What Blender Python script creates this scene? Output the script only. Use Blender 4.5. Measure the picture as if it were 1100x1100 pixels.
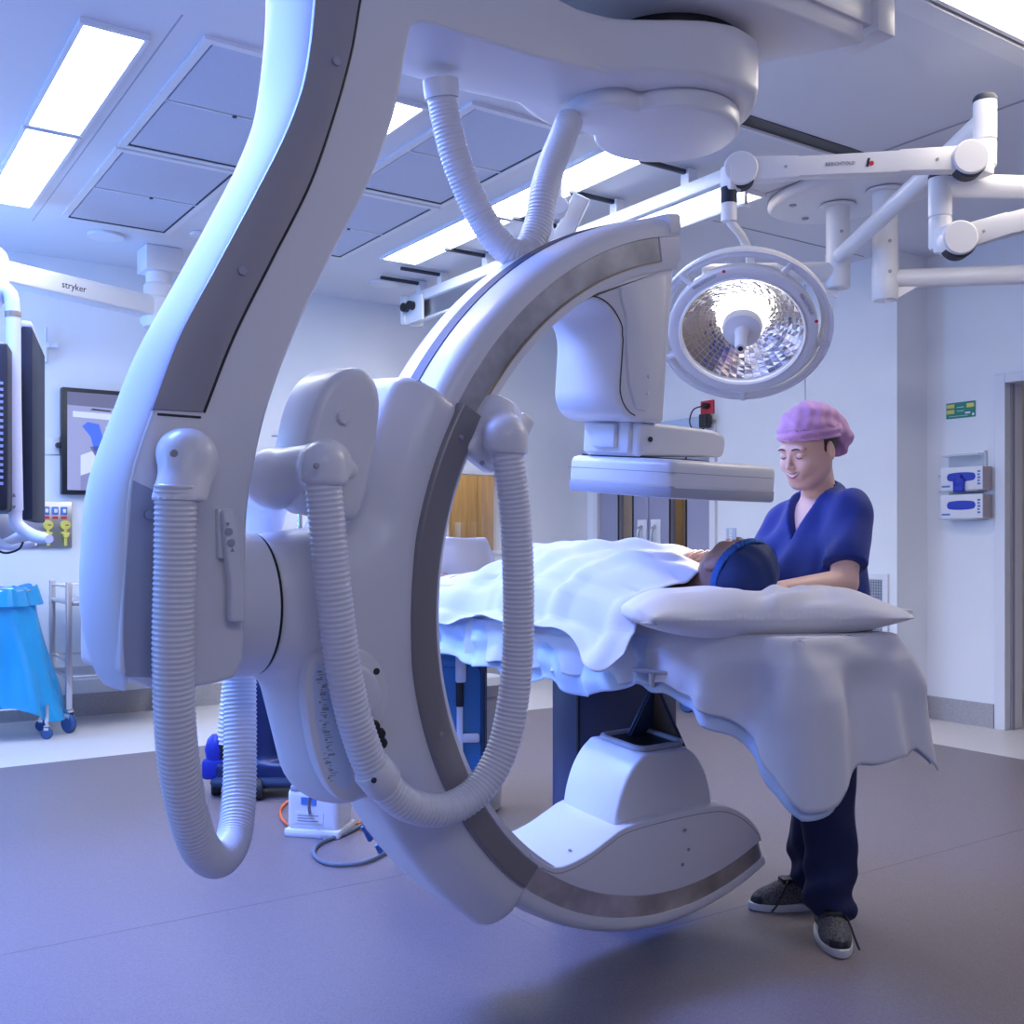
import bpy, bmesh, math, random
import numpy as np
from mathutils import Vector, Matrix
random.seed(7); np.random.seed(7)
for o in list(bpy.data.objects): bpy.data.objects.remove(o)
SC = bpy.context.scene; COL = SC.collection
pi = math.pi

# ------------------------------------------------------------------ camera, world, lights, exposure
PSI = math.radians(34.146); cS, sS = math.cos(PSI), math.sin(PSI)
F, CX, HY, HC = 1130.0, 550.0, 583.0, 1.2
cd = bpy.data.cameras.new('camera'); cam = bpy.data.objects.new('camera', cd); COL.objects.link(cam)
cam.location = (0, 0, HC); cam.rotation_euler = (pi/2, 0, -PSI)
cd.sensor_width = 36; cd.lens = 36*F/1100; cd.shift_y = (HY-550)/1100; cd.clip_start = .02
SC.camera = cam
SC.view_settings.view_transform = 'Standard'; SC.view_settings.look = 'None'
SC.view_settings.gamma = 1; SC.view_settings.use_curve_mapping = False
SC.view_settings.exposure = 0.2
W = bpy.data.worlds.new('room_ambient'); SC.world = W; W.use_nodes = True
bg = W.node_tree.nodes['Background']; bg.inputs[0].default_value = (.48, .54, 1, 1); bg.inputs[1].default_value = .25

def area(name, loc, target, size, power, color, spread=180):
    d = bpy.data.lights.new(name, 'AREA'); d.shape = 'RECTANGLE'; d.size, d.size_y = size
    d.energy = power; d.color = color; d.spread = math.radians(spread)
    o = bpy.data.objects.new(name, d); COL.objects.link(o); o.location = loc
    o.rotation_euler = (Vector(target)-Vector(loc)).to_track_quat('-Z', 'Y').to_euler(); return o
area('fill_rear', (0.3, -1.6, 3.05), (1.9, 1.6, .9), (2.4, 1.0), 30, (.88, .88, 1))  # added front fill from behind the camera, no known lamp there
area('fill_rear_right', (4.2, -0.2, 3.1), (3.2, 1.8, .9), (1.6, .8), 6, (1, .93, .90))  # second added fill for the front, from the right
area('fill_far_left', (-1.6, 5.4, 3.1), (2.0, 6.5, .8), (1.6, .8), 14, (.72, .83, 1))  # added fill out of frame, brightens the left and back of the room
area('blue_lamp_left', (-2.6, 3.6, 1.9), (2.0, 2.6, 1.0), (1.6, 1.6), 62, (.14, .36, 1))
area('blue_lamp_back_left', (-.5, 6.9, 1.9), (5.0, 4.3, 1.3), (.7, 1.0), 60, (.18, .42, 1))
area('blue_fill_floor_left', (0.1, 3.3, 3.1), (0.5, 2.9, 0), (1.0, 1.0), 135, (.15, .27, 1), 130)  # added overhead out of frame, only to tint the left floor blue
area('fill_behind_window', (4.85, 8.05, 2.95), (4.85, 8.6, 1.3), (1.2, .15), 14, (1, .86, .62))  # added fill so the wood behind the window looks lit
area('fill_behind_doors', (6.68, 6.8, 2.95), (7.0, 6.8, 1.2), (.15, 1.2), 14, (1, .86, .62))  # added to brighten the cupboard seen through the double door
area('fill_strip_left', (1.0, 3.35, 3.1), (1.0, 3.35, 0), (.22, 1.15), 15, (1, .95, .93))  # invented ceiling strip out of frame, lifts the nurse's face

# ------------------------------------------------------------------ geometry of the view -> room points
def at(px, py, d):
    x = (px-CX)/F*d
    return np.array([x*cS+d*sS, -x*sS+d*cS, HC+(HY-py)/F*d])
def atz(px, py, z): return at(px, py, F*(z-HC)/(HY-py))
def atX(px, py, X):
    r = (px-CX)/F; Y = X*(cS-r*sS)/(sS+r*cS); return at(px, py, X*sS+Y*cS)
def atY(px, py, Y):
    r = (px-CX)/F; X = Y*(sS+r*cS)/(cS-r*sS); return at(px, py, X*sS+Y*cS)
def c2w(v): return np.array([v[0]*cS+v[1]*sS, -v[0]*sS+v[1]*cS, v[2]])
def w2c(P): return np.stack([P[..., 0]*cS-P[..., 1]*sS, P[..., 0]*sS+P[..., 1]*cS, P[..., 2]], -1)
# frame of the C-arm (a across, u up, w away from the viewer)
ca, cl = math.radians(37.49), math.radians(5.35)
cC = c2w((.50798, 2.9, 1.08724))
_e = np.array([math.cos(ca), math.sin(ca), 0]); _nh = np.array([math.sin(ca), -math.cos(ca), 0])
_u = np.array([0, 0, 1])*math.cos(cl)+_nh*math.sin(cl); _n = np.cross(_e, _u)
cE, cU, cN, cNH = c2w(_e), c2w(_u), c2w(_n), c2w(_nh)
def CP(P):
    P = np.asarray(P, float); return cC + P[..., :1]*cE + P[..., 1:2]*cU - P[..., 2:3]*cN
def cpx(px, py, w):                                  # point of the view on the plane w of the C-arm
    o = np.array([0, 0, HC]); b = cC-w*cN; r = at(px, py, 1)-o
    return o+r*(((b-o)@cN)/(r@cN))
def LP(P):                                           # frame of the upright L-arm (a, z, w)
    P = np.asarray(P, float); b = cC.copy(); b[2] = 0
    return b + P[..., :1]*cE + P[..., 1:2]*np.array([0, 0, 1.]) - P[..., 2:3]*cNH

# ------------------------------------------------------------------ materials
def mat(name, col, rough=.5, metal=0, noise=0, nscale=200, bump=0, bscale=120, emit=None, estr=0, trans=0, alpha=1, coat=0, sheen=0, aniso=None):
    m = bpy.data.materials.new(name); m.use_nodes = True; nt = m.node_tree; b = nt.nodes['Principled BSDF']
    b.inputs['Base Color'].default_value = (*col, 1); b.inputs['Roughness'].default_value = rough; b.inputs['Metallic'].default_value = metal
    if coat: b.inputs['Coat Weight'].default_value = coat
    if sheen: b.inputs['Sheen Weight'].default_value = sheen
    if trans: b.inputs['Transmission Weight'].default_value = trans
    if alpha < 1: b.inputs['Alpha'].default_value = alpha
    if emit: b.inputs['Emission Color'].default_value = (*emit, 1); b.inputs['Emission Strength'].default_value = estr
    tc = nt.nodes.new('ShaderNodeTexCoord')
    src = tc.outputs['Object']
    if aniso:
        mp = nt.nodes.new('ShaderNodeMapping'); mp.inputs['Scale'].default_value = aniso; nt.links.new(src, mp.inputs[0]); src = mp.outputs[0]
    if noise:
        n = nt.nodes.new('ShaderNodeTexNoise'); n.inputs['Scale'].default_value = nscale; n.inputs['Detail'].default_value = 3
        nt.links.new(src, n.inputs['Vector'])
        r = nt.nodes.new('ShaderNodeValToRGB'); r.color_ramp.elements[0].position = .3; r.color_ramp.elements[1].position = .7
        r.color_ramp.elements[0].color = (*[max(0, c*(1-noise)) for c in col], 1); r.color_ramp.elements[1].color = (*[min(1, c*(1+noise)) for c in col], 1)
        nt.links.new(n.outputs[0], r.inputs[0]); nt.links.new(r.outputs[0], b.inputs['Base Color'])
    if bump:
        n2 = nt.nodes.new('ShaderNodeTexNoise'); n2.inputs['Scale'].default_value = bscale; n2.inputs['Detail'].default_value = 2
        nt.links.new(src, n2.inputs['Vector'])
        bp = nt.nodes.new('ShaderNodeBump'); bp.inputs['Strength'].default_value = bump; bp.inputs['Distance'].default_value = .002
        nt.links.new(n2.outputs[0], bp.inputs['Height']); nt.links.new(bp.outputs[0], b.inputs['Normal'])
    return m
M = dict(
    wall=mat('painted_wall', (.80, .82, .86), .55, noise=.015, nscale=3),
    ceil=mat('painted_ceiling', (.68, .69, .76), .45),
    floor=mat('brown_vinyl', (.20, .165, .178), .42, noise=.22, nscale=260, bump=.05, bscale=300),
    beige=mat('beige_vinyl', (.66, .62, .60), .4, noise=.06, nscale=200),
    seam=mat('floor_weld_seam', (.20, .17, .18), .5),
    skirt=mat('grey_coved_vinyl', (.38, .37, .39), .45, noise=.14, nscale=130),
    white=mat('white_plastic', (.76, .76, .80), .34, bump=.04, bscale=500),
    soft=mat('white_foam_skin', (.74, .76, .82), .6, bump=.12, bscale=450),
    hose=mat('hose_plastic', (.74, .74, .80), .28),
    grey=mat('grey_plastic', (.33, .32, .37), .42, bump=.03, bscale=500),
    band=mat('grey_band', (.36, .38, .46), .4),
    clamp=mat('warm_grey_clamp', (.27, .255, .26), .38, metal=.3),
    brushed=mat('brushed_metal_smudges_sheen', (.60, .575, .55), .30, metal=.85, noise=.30, nscale=9, aniso=(1, 1, 1)),  # noise paints light streaks and reflections into the colour, along with smudges
    belt=mat('dark_belt', (.07, .08, .13), .6),
    black=mat('black_plastic', (.012, .012, .016), .4),
    dark=mat('dark_gap', (.03, .035, .05), .6),
    navyblack=mat('monitor_shell', (.006, .014, .04), .6),
    chrome=mat('chrome', (.75, .76, .78), .15, metal=1),
    steel=mat('stainless_steel', (.55, .56, .6), .28, metal=1),
    sheet=mat('white_sheet_cotton', (.69, .69, .74), .8, bump=.15, bscale=350, sheen=.15),
    sheet2=mat('pale_blue_paper_sheet', (.54, .66, .85), .8, bump=.2, bscale=300),
    pillow=mat('pillow_cotton', (.84, .83, .85), .8, bump=.15, bscale=350, sheen=.15),
    scrub=mat('navy_scrub_cotton', (.008, .032, .25), .75, bump=.15, bscale=500, sheen=.1),
    scrubdk=mat('navy_scrub_trousers', (.009, .015, .075), .8, bump=.15, bscale=500),
    pcap=mat('patient_cap_blue', (.008, .028, .13), .7, bump=.15, bscale=400),
    pband=mat('patient_cap_band', (.012, .10, .38), .7, bump=.15, bscale=400),
    cap=mat('lilac_cap', (.60, .32, .58), .75, noise=.12, nscale=22, bump=.35, bscale=60, sheen=.2),
    skin=mat('skin_light', (.80, .52, .44), .45, noise=.015, nscale=12),
    skin2=mat('skin_tan', (.36, .21, .17), .5, noise=.06, nscale=30),
    lip=mat('lips', (.52, .16, .17), .4), teeth=mat('teeth', (.85, .83, .8), .25), hair=mat('brown_hair', (.05, .03, .022), .6),
    knit=mat('shoe_knit', (.10, .10, .115), .8, noise=.7, nscale=160), sole=mat('shoe_sole', (.62, .62, .66), .6),
    lightp=mat('lamp_diffuser', (.9, .9, .9), .5, emit=(.86, .92, 1), estr=19.5),
    lightc=mat('lamp_diffuser_cream', (.9, .88, .8), .5, emit=(1, .90, .76), estr=8),
    frame=mat('white_metal', (.74, .75, .80), .4),
    mesh=mat('filter_grille', (.52, .56, .70), .6, noise=.18, nscale=420),
    door=mat('grey_lilac_door', (.32, .32, .44), .45), wood=mat('honey_wood', (.66, .45, .20), .45, noise=.18, nscale=5, aniso=(9, 9, .6)),
    glass=mat('window_glass', (.8, .85, .9), .03, trans=1, alpha=.25),
    red=mat('red_plastic', (.62, .03, .05), .4), blueplate=mat('blue_grey_trunking', (.45, .56, .76), .4),
    green=mat('green_sign', (.01, .24, .16), .5), yellow=mat('yellow_print', (.75, .62, .12), .5), white2=mat('white_print', (.85, .85, .85), .5),
    glove=mat('blue_nitrile', (.012, .03, .42), .4), card=mat('white_card', (.78, .78, .82), .6), cardside=mat('grey_card', (.42, .38, .42), .7), print=mat('blue_print', (.08, .2, .55), .6),
    clear=mat('clear_acrylic', (.82, .88, .95), .12, alpha=.45),
    bag=mat('blue_plastic_bag', (.015, .34, .72), .28, alpha=.9, bump=.4, bscale=22),
    vinyl=mat('blue_vinyl', (.05, .22, .50), .35, bump=.2, bscale=30), vinyldk=mat('dark_blue_trim', (.015, .04, .10), .45),
    pedestal=mat('dark_pedestal', (.05, .062, .12), .35, coat=.2),
    bluebody=mat('vacuum_blue', (.006, .02, .09), .35), castor=mat('blue_grey_wheel', (.03, .10, .30), .5), rubber=mat('black_rubber', (.02, .022, .03), .6),
    cable=mat('grey_cable', (.16, .19, .25), .5), orange=mat('orange_cable', (.80, .16, .05), .5),
    brown=mat('brown_lining', (.14, .10, .075), .6), gold=mat('brass_band', (.40, .33, .24), .35, metal=.7),
    mirror=mat('mirror_facet', (.95, .93, .90), .13, metal=1), bulb=mat('bulb_glow', (1, 1, 1), .4, emit=(1, .97, .9), estr=8),
    binm=mat('grey_bin', (.42, .43, .48), .5), label=mat('printed_label', (.62, .72, .88), .5), teal=mat('teal_cloth', (.08, .42, .55), .7),
    scr_wall=mat('screen_wall', (.3, .3, .4), .3, emit=(.22, .21, .33), estr=.55), scr_top=mat('screen_dark', (.1, .1, .15), .3, emit=(.12, .12, .2), estr=.6),
    scr_lt=mat('screen_light', (.5, .5, .6), .3, emit=(.48, .50, .72), estr=.6), scr_floor=mat('screen_floor', (.2, .2, .3), .3, emit=(.17, .15, .25), estr=.6),
    scr_blue=mat('screen_blue', (.05, .1, .5), .3, emit=(.05, .14, .75), estr=.6),
)

# ------------------------------------------------------------------ mesh building
def mesh_np(name, V, Fc, m, smooth=True):
    me = bpy.data.meshes.new(name); V = np.asarray(V, np.float32)
    if isinstance(Fc, np.ndarray):
        k = Fc.shape[1]; nf = len(Fc)
        me.vertices.add(len(V)); me.vertices.foreach_set('co', V.ravel())
        me.loops.add(nf*k); me.loops.foreach_set('vertex_index', Fc.astype(np.int32).ravel())
        me.polygons.add(nf); me.polygons.foreach_set('loop_start', np.arange(0, nf*k, k, dtype=np.int32))
        me.update(calc_edges=True); me.validate()
    else:
        me.from_pydata(V.tolist(), [], Fc)
    if smooth: me.polygons.foreach_set('use_smooth', [True]*len(me.polygons))
    for x in (m if isinstance(m, (list, tuple)) else [m]): me.materials.append(M[x])
    me.update(); return me
def join(*parts):
    V = []; Fa = []; n = 0
    for v, f in parts:
        V.append(np.asarray(v, float).reshape(-1, 3)); Fa += [[i+n for i in q] for q in (f.tolist() if isinstance(f, np.ndarray) else f)]; n += len(v)
    return np.concatenate(V), Fa
def tr(g, fn): return fn(np.asarray(g[0], float)), g[1]
def from_bm(bm):
    bm.verts.ensure_lookup_table(); bm.verts.index_update()
    V = np.array([v.co[:] for v in bm.verts]); Fa = [[v.index for v in f.verts] for f in bm.faces]; bm.free(); return V, Fa
def box(lo, hi, bev=0, seg=2):
    lo, hi = np.minimum(lo, hi), np.maximum(lo, hi)
    bm = bmesh.new(); bmesh.ops.create_cube(bm, size=1)
    for v in bm.verts: v.co = Vector([lo[i]+(v.co[i]+.5)*(hi[i]-lo[i]) for i in range(3)])
    if bev: bmesh.ops.bevel(bm, geom=bm.edges[:], offset=bev, segments=seg, profile=.5, affect='EDGES')
    return from_bm(bm)
def cbox(c, h, bev=0, R=None, seg=2):
    g = box(-np.array(h), np.array(h), bev, seg); R = np.eye(3) if R is None else np.array(R)
    return g[0]@R.T+np.array(c), g[1]
def prism(poly, w0, w1, bev=0, seg=3, fn=None, only_caps=True):     # polygon in (x,y) swept w0..w1
    bm = bmesh.new(); vs = [bm.verts.new((p[0], p[1], w0)) for p in poly]; f = bm.faces.new(vs)
    r = bmesh.ops.extrude_face_region(bm, geom=[f]); 
    for v in r['geom']:
        if isinstance(v, bmesh.types.BMVert): v.co.z = w1
    bmesh.ops.recalc_face_normals(bm, faces=bm.faces[:])
    if bev:
        es = [e for e in bm.edges if len(e.link_faces) == 2 and e.calc_face_angle(0) > .6]
        bmesh.ops.bevel(bm, geom=es, offset=bev, segments=seg, profile=.5, affect='EDGES', clamp_overlap=True)
    g = from_bm(bm); return (fn(g[0]), g[1]) if fn else g
def spline(pts, n=80):
    P = np.array(pts, float); P = np.vstack([2*P[0]-P[1], P, 2*P[-1]-P[-2]]); out = []
    for i in range(1, len(P)-2):
        p0, p1, p2, p3 = P[i-1:i+3]
        for t in np.linspace(0, 1, 24, endpoint=False):
            out.append(.5*((2*p1)+(-p0+p2)*t+(2*p0-5*p1+4*p2-p3)*t*t+(-p0+3*p1-3*p2+p3)*t**3))
    out.append(P[-2]); out = np.array(out)
    L = np.r_[0, np.cumsum(np.linalg.norm(np.diff(out, axis=0), axis=1))]
    s = np.linspace(0, L[-1], n)
    return np.stack([np.interp(s, L, out[:, k]) for k in range(3)], 1), L[-1]
def tube(path, r, seg=12, caps=True, closed=False):
    P = np.array(path, float); n = len(P); r = np.full(n, r) if np.isscalar(r) else np.asarray(r)
    T = np.gradient(P, axis=0) if not closed else np.roll(P, -1, 0)-np.roll(P, 1, 0)
    T /= np.linalg.norm(T, axis=1)[:, None]+1e-12
    a = np.array([0, 0, 1.]) if abs(T[0][2]) < .9 else np.array([1., 0, 0])
    N = np.zeros_like(P); x = np.cross(T[0], a); x /= np.linalg.norm(x); N[0] = x
    for i in range(1, n):
        x = N[i-1]-T[i]*(N[i-1]@T[i]); N[i] = x/np.linalg.norm(x)
    Bn = np.cross(T, N); th = np.linspace(0, 2*pi, seg, endpoint=False)
    V = (P[:, None]+r[:, None, None]*(np.cos(th)[None, :, None]*N[:, None]+np.sin(th)[None, :, None]*Bn[:, None])).reshape(-1, 3)
    Fa = []
    for i in range(n if closed else n-1):
        i2 = (i+1) % n
        for j in range(seg):
            k = (j+1) % seg; Fa.append([i*seg+j, i*seg+k, i2*seg+k, i2*seg+j])
    if caps and not closed: Fa += [list(range(seg))[::-1], [(n-1)*seg+j for j in range(seg)]]
    return V, Fa
def rod(a, b, r, seg=12): return tube([a, b], r, seg)
def lathe(prof, c=(0, 0, 0), axis=(0, 0, 1), seg=32, caps=True):     # prof: (r, h)
    ax = Vector(axis).normalized(); R = np.array(ax.to_track_quat('Z', 'Y').to_matrix()); th = np.linspace(0, 2*pi, seg, endpoint=False); V = []; Fa = []
    for r, h in prof: V += [(max(r, 1e-4)*math.cos(t), max(r, 1e-4)*math.sin(t), h) for t in th]
    for i in range(len(prof)-1):
        for j in range(seg): k = (j+1) % seg; Fa.append([i*seg+j, i*seg+k, (i+1)*seg+k, (i+1)*seg+j])
    if caps: Fa += [list(range(seg))[::-1], [(len(prof)-1)*seg+j for j in range(seg)]]
    return np.array(V)@R.T+np.array(c), Fa
def disc(c, axis, r, t, seg=24, bev=.15): b = min(r, t)*bev; return lathe([(r-b, 0), (r, b), (r, t-b), (r-b, t)], c, axis, seg)
def grid(fn, nu, nv):
    V = [fn(i/(nu-1), j/(nv-1)) for i in range(nu) for j in range(nv)]
    return np.array(V), [[i*nv+j, (i+1)*nv+j, (i+1)*nv+j+1, i*nv+j+1] for i in range(nu-1) for j in range(nv-1)]
def ribbed(path_pts, r, pitch=.0145, depth=.004, seg=22):
    P, L = spline(path_pts, 10); k = max(4, int(L/pitch)); P, L = spline(path_pts, k*5)
    ph = np.tile(np.array([0, .35, 1, .35, 0]), k)
    return tube(P, r-depth+depth*ph, seg)

# ------------------------------------------------------------------ signed-distance sculpting
def sm(a, b, k):
    h = np.clip(.5+.5*(b-a)/k, 0, 1); return b+(a-b)*h-k*h*(1-h)
def smax(a, b, k): return -sm(-a, -b, k)
def cap(P, a, b, r1, r2=None):
    a = np.array(a, np.float32); b = np.array(b, np.float32); r2 = r1 if r2 is None else r2; ab = b-a
    t = np.clip(((P-a)@ab)/(ab@ab), 0, 1); return np.linalg.norm(P-a-t[:, None]*ab, axis=1)-(r1+(r2-r1)*t)
def ell(P, c, r, R=None):
    q = P-np.array(c, np.float32)
    if R is not None: q = q@np.array(R, np.float32)
    r = np.array(r, np.float32); k0 = np.linalg.norm(q/r, axis=1); k1 = np.linalg.norm(q/(r*r), axis=1)+1e-9
    return np.where(k0 < 1e-3, -r.min(), k0*(k0-1)/k1)
def rb(P, c, h, r, R=None):
    q = P-np.array(c, np.float32)
    if R is not None: q = q@np.array(R, np.float32)
    q = np.abs(q)-np.array(h, np.float32)+r
    return np.linalg.norm(np.maximum(q, 0), axis=1)+np.minimum(q.max(axis=1), 0)-r
def rot(ax, deg): return np.array(Matrix.Rotation(math.radians(deg), 3, ax))
def sculpt(f, lo, hi, h):
    lo = np.array(lo, np.float32); hi = np.array(hi, np.float32); B = 6
    nb = np.ceil((hi-lo)/(h*B)).astype(int)+1; N = nb*B
    bi = np.stack(np.meshgrid(*[np.arange(k) for k in nb], indexing='ij'), -1).reshape(-1, 3)
    d = f((lo+(bi*B+(B-1)/2)*h).astype(np.float32)); v = np.empty(N, np.float32)
    v6 = v.reshape(nb[0], B, nb[1], B, nb[2], B)
    v6[:] = (np.where(d < 0, -1, 1).astype(np.float32)*.05).reshape(nb)[:, None, :, None, :, None]
    A = bi[np.abs(d) < h*B*1.9]; off = np.stack(np.meshgrid(*[np.arange(B)]*3, indexing='ij'), -1).reshape(-1, 3)
    for s in range(0, len(A), 1500):
        a = A[s:s+1500]; P = (lo+(a[:, None]*B+off[None])*h).reshape(-1, 3).astype(np.float32)
        d = f(P).reshape(len(a), B, B, B); 
        v6[a[:, 0], :, a[:, 1], :, a[:, 2], :] = d
    s = v < 0; c8 = np.zeros(N-1, np.uint8); sl = [slice(0, -1), slice(1, None)]
    for i in (0, 1):
        for j in (0, 1):
            for k in (0, 1): c8 += s[sl[i], sl[j], sl[k]]
    act = (c8 > 0) & (c8 < 8); I = np.argwhere(act); ids = np.full(N-1, -1, np.int32); ids[act] = np.arange(len(I))
    cv = {(i, j, k): v[I[:, 0]+i, I[:, 1]+j, I[:, 2]+k] for i in (0, 1) for j in (0, 1) for k in (0, 1)}
    acc = np.zeros((len(I), 3)); cnt = np.zeros(len(I))
    for a in cv:
        for ax in range(3):
            if a[ax] == 0:
                b = list(a); b[ax] = 1; va, vb = cv[a], cv[tuple(b)]; m = (va < 0) != (vb < 0)
                t = va[m]/(va[m]-vb[m]); p = np.tile(np.array(a, float), (m.sum(), 1)); p[:, ax] = t; acc[m] += p; cnt[m] += 1
    V = lo+(I+acc/cnt[:, None])*h; Q = []
    for ax in range(3):
        o = [x for x in range(3) if x != ax]
        A0 = [slice(1, -1)]*3; A1 = [slice(1, -1)]*3; A0[ax] = slice(0, -1); A1[ax] = slice(1, None)
        s0, s1 = s[tuple(A0)], s[tuple(A1)]; e = np.argwhere(s0 != s1)
        if not len(e): continue
        ins = s0[tuple(e.T)]; e[:, o[0]] += 1; e[:, o[1]] += 1; q = []
        for da, db in ((1, 1), (0, 1), (0, 0), (1, 0)):
            g = e.copy(); g[:, o[0]] -= da; g[:, o[1]] -= db; q.append(ids[tuple(g.T)])
        q = np.stack(q, 1); flip = ins if ax != 1 else ~ins; q[~flip] = q[~flip][:, ::-1]; Q.append(q)
    return V.astype(np.float64), np.concatenate(Q)

# ------------------------------------------------------------------ objects
def link(name, me, loc=(0, 0, 0), parent=None):
    o = bpy.data.objects.new(name, me); COL.objects.link(o); o.location = loc
    if parent is not None: o.parent = parent
    return o
def thing(name, label, cat, loc, group=None):
    o = link(name, None, loc); o.empty_display_size = .05; o['label'] = label; o['category'] = cat
    if group: o['group'] = group
    return o
def rootloc(o):
    while o.parent: o = o.parent
    return np.array(o.location)
def part(name, g, m, parent, smooth=True, label=None, auto=False, kind=None):
    me = mesh_np(name, np.asarray(g[0])-rootloc(parent), g[1], m, smooth)
    o = link(name, me, (0, 0, 0), parent)
    if label: o['label'] = label
    if kind: o['kind'] = kind
    if auto or (smooth and len(me.polygons) < 4000): edge(o)
    return o
def edge(o, ang=35):
    me = o.data; bm = bmesh.new(); bm.from_mesh(me)
    for e in bm.edges: e.smooth = not (len(e.link_faces) == 2 and e.calc_face_angle(0) > math.radians(ang))
    bm.to_mesh(me); bm.free(); return o
def single(name, g, m, label, cat, group=None, auto=True, smooth=True):
    V = np.asarray(g[0]); base = np.array([(V[:, 0].min()+V[:, 0].max())/2, (V[:, 1].min()+V[:, 1].max())/2, V[:, 2].min()])
    o = link(name, mesh_np(name, V-base, g[1], m, smooth), base); o['label'] = label; o['category'] = cat
    if group: o['group'] = group
    if auto: edge(o)
    return o
def struct(name, g, m, parent=None, smooth=False):
    V = np.asarray(g[0])
    if parent is not None: return part(name, g, m, parent, smooth)
    o = link(name, mesh_np(name, V, g[1], m, smooth)); o['kind'] = 'structure'; return o
def text(name, body, size, origin, xdir, ydir, m, parent, depth=.0006):
    c = bpy.data.curves.new(name, 'FONT'); c.body = body; c.size = size; c.extrude = depth; c.align_x = 'CENTER'; c.align_y = 'CENTER'; c.resolution_u = 2
    t = bpy.data.objects.new(name, c); COL.objects.link(t); bpy.context.view_layer.update()
    me = bpy.data.meshes.new_from_object(t.evaluated_get(bpy.context.evaluated_depsgraph_get())); bpy.data.objects.remove(t)
    X = np.array(xdir, float); X /= np.linalg.norm(X); Y = np.array(ydir, float); Y -= X*(X@Y); Y /= np.linalg.norm(Y); Z = np.cross(X, Y)
    V = np.array([v.co[:] for v in me.vertices]); V = np.array(origin)+V[:, :1]*X+V[:, 1:2]*Y+V[:, 2:]*Z
    Fa = [list(p.vertices) for p in me.polygons]; return part(name, (V, Fa), m, parent, False)

# ================================================================== the room
CZ = 3.15; BW = 7.7; RW = 6.4; PW = 6.07
struct('floor', box((-4, -3, -.1), (9, 9, 0)), 'beige')
g = box((-4, -3, -.05), (5.6, 6.16, .002)); struct('floor_field', g, 'floor').name = 'floor.001'
for i, (a, b) in enumerate([((0.0, 3.9), (5.6, 2.15)), ]):
    pass
for i, g in enumerate([box((-1, 3.36, .0), (1.9, 3.366, .0026)), box((2.2, 2.44, 0), (5.6, 2.446, .0026)), box((1.9, 2.44, 0), (1.906, 3.366, .0026))]):
    struct('trim_%d' % (i+1), g, 'seam')
struct('ceiling', box((-4, -3, CZ), (9, 9, CZ+.1)), 'ceil')
struct('wall_back', join(box((-4, BW, 0), (4.54, BW+.12, CZ)), box((5.14, BW, 0), (PW, BW+.12, CZ)), box((4.54, BW, 0), (5.14, BW+.12, 1.12)), box((4.54, BW, 1.80), (5.14, BW+.12, CZ))), 'wall')
struct('wall_right', join(box((PW, 4.37, 0), (RW+.15, 6.03, CZ)), box((PW, 7.58, 0), (RW+.15, 8.0, CZ)), box((PW, 6.03, 2.15), (RW+.15, 7.58, CZ)),
    box((RW, 3.84, 0), (RW+.15, 4.37, CZ)), box((RW, -3, 2.23), (RW+.15, 3.84, CZ)), box((RW, -3, 0), (RW+.15, 2.7, 2.23))), 'wall')
struct('wall_right_recess', box((PW-.012, 5.14, .16), (PW, 6.0, CZ)), 'wall').name = 'trim_4'
struct('wall_far', join(box((8.4, -3, 0), (8.5, 9, CZ)), ), 'wall').name = 'wall_far'
sk = [box((-4, BW-.012, 0), (PW, BW, .155)), box((PW-.012, 4.37, 0), (PW, 6.0, .155)), box((PW-.012, 4.358, 0), (RW, 4.37, .155)), box((RW-.012, 3.88, 0), (RW, 4.37, .155))]
for n, g in zip(('baseboard_back', 'baseboard_right', 'baseboard_return', 'baseboard_corner'), sk): struct(n, g, 'skirt')
# doorway far right
struct('door_2', join(box((RW-.03, 3.79, 0), (RW+.17, 3.86, 2.28), .004), box((RW-.03, 2.72, 2.22), (RW+.17, 3.79, 2.28), .004), box((RW-.03, 2.65, 0), (RW+.17, 2.72, 2.28), .004)), 'frame')
struct('trim_5', box((RW+.03, 3.775, 0), (RW+.06, 3.80, 2.22)), 'grey')
# double door beside the back corner
d1 = struct('door_1', join(box((PW-.03, 6.03, 0), (PW+.1, 6.09, 2.15)), box((PW-.03, 7.52, 0), (PW+.1, 7.58, 2.15)), box((PW-.03, 6.09, 2.09), (PW+.1, 7.52, 2.15))), 'frame')
for (y0, y1, wy0, wy1, hy) in ((6.10, 6.845, 6.39, 6.57, 6.755), (6.855, 7.51, 7.06, 7.24, 6.93)):
    x0, x1 = PW, PW+.05
    lf = part('door_leaf', join(box((x0, y0, .01), (x1, wy0, 2.08)), box((x0, wy1, .01), (x1, y1, 2.08)), box((x0, wy0, .01), (x1, wy1, .75)), box((x0, wy0, 1.9), (x1, wy1, 2.08))), 'door', d1, False)
    part('window_bead', join(box((x0-.008, wy0-.015, .74), (x0, wy0, 1.91)), box((x0-.008, wy1, .74), (x0, wy1+.015, 1.91))), 'black', lf, False)
    part('pane', box((x0+.02, wy0, .75), (x0+.026, wy1, 1.9)), 'glass', lf, False)
    part('handle_plate', box((x0-.008, hy-.06, 1.0), (x0, hy+.06, 1.40), .003), 'frame', lf)
    part('pull_handle', tube(spline([(x0-.006, hy, 1.02), (x0-.05, hy, 1.05), (x0-.055, hy, 1.2), (x0-.05, hy, 1.31), (x0-.006, hy, 1.34)], 20)[0], .014), 'steel', lf)
cb = thing('store_cupboard', 'honey coloured wooden cupboard seen through the grey double door windows', 'cupboard', (7.05, 6.8, 0))
for k in range(4): part('cupboard_door', box((6.95, 5.8+k*.52, .0), (7.25, 6.31+k*.52, 2.3), .004), 'wood', cb)
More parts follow.
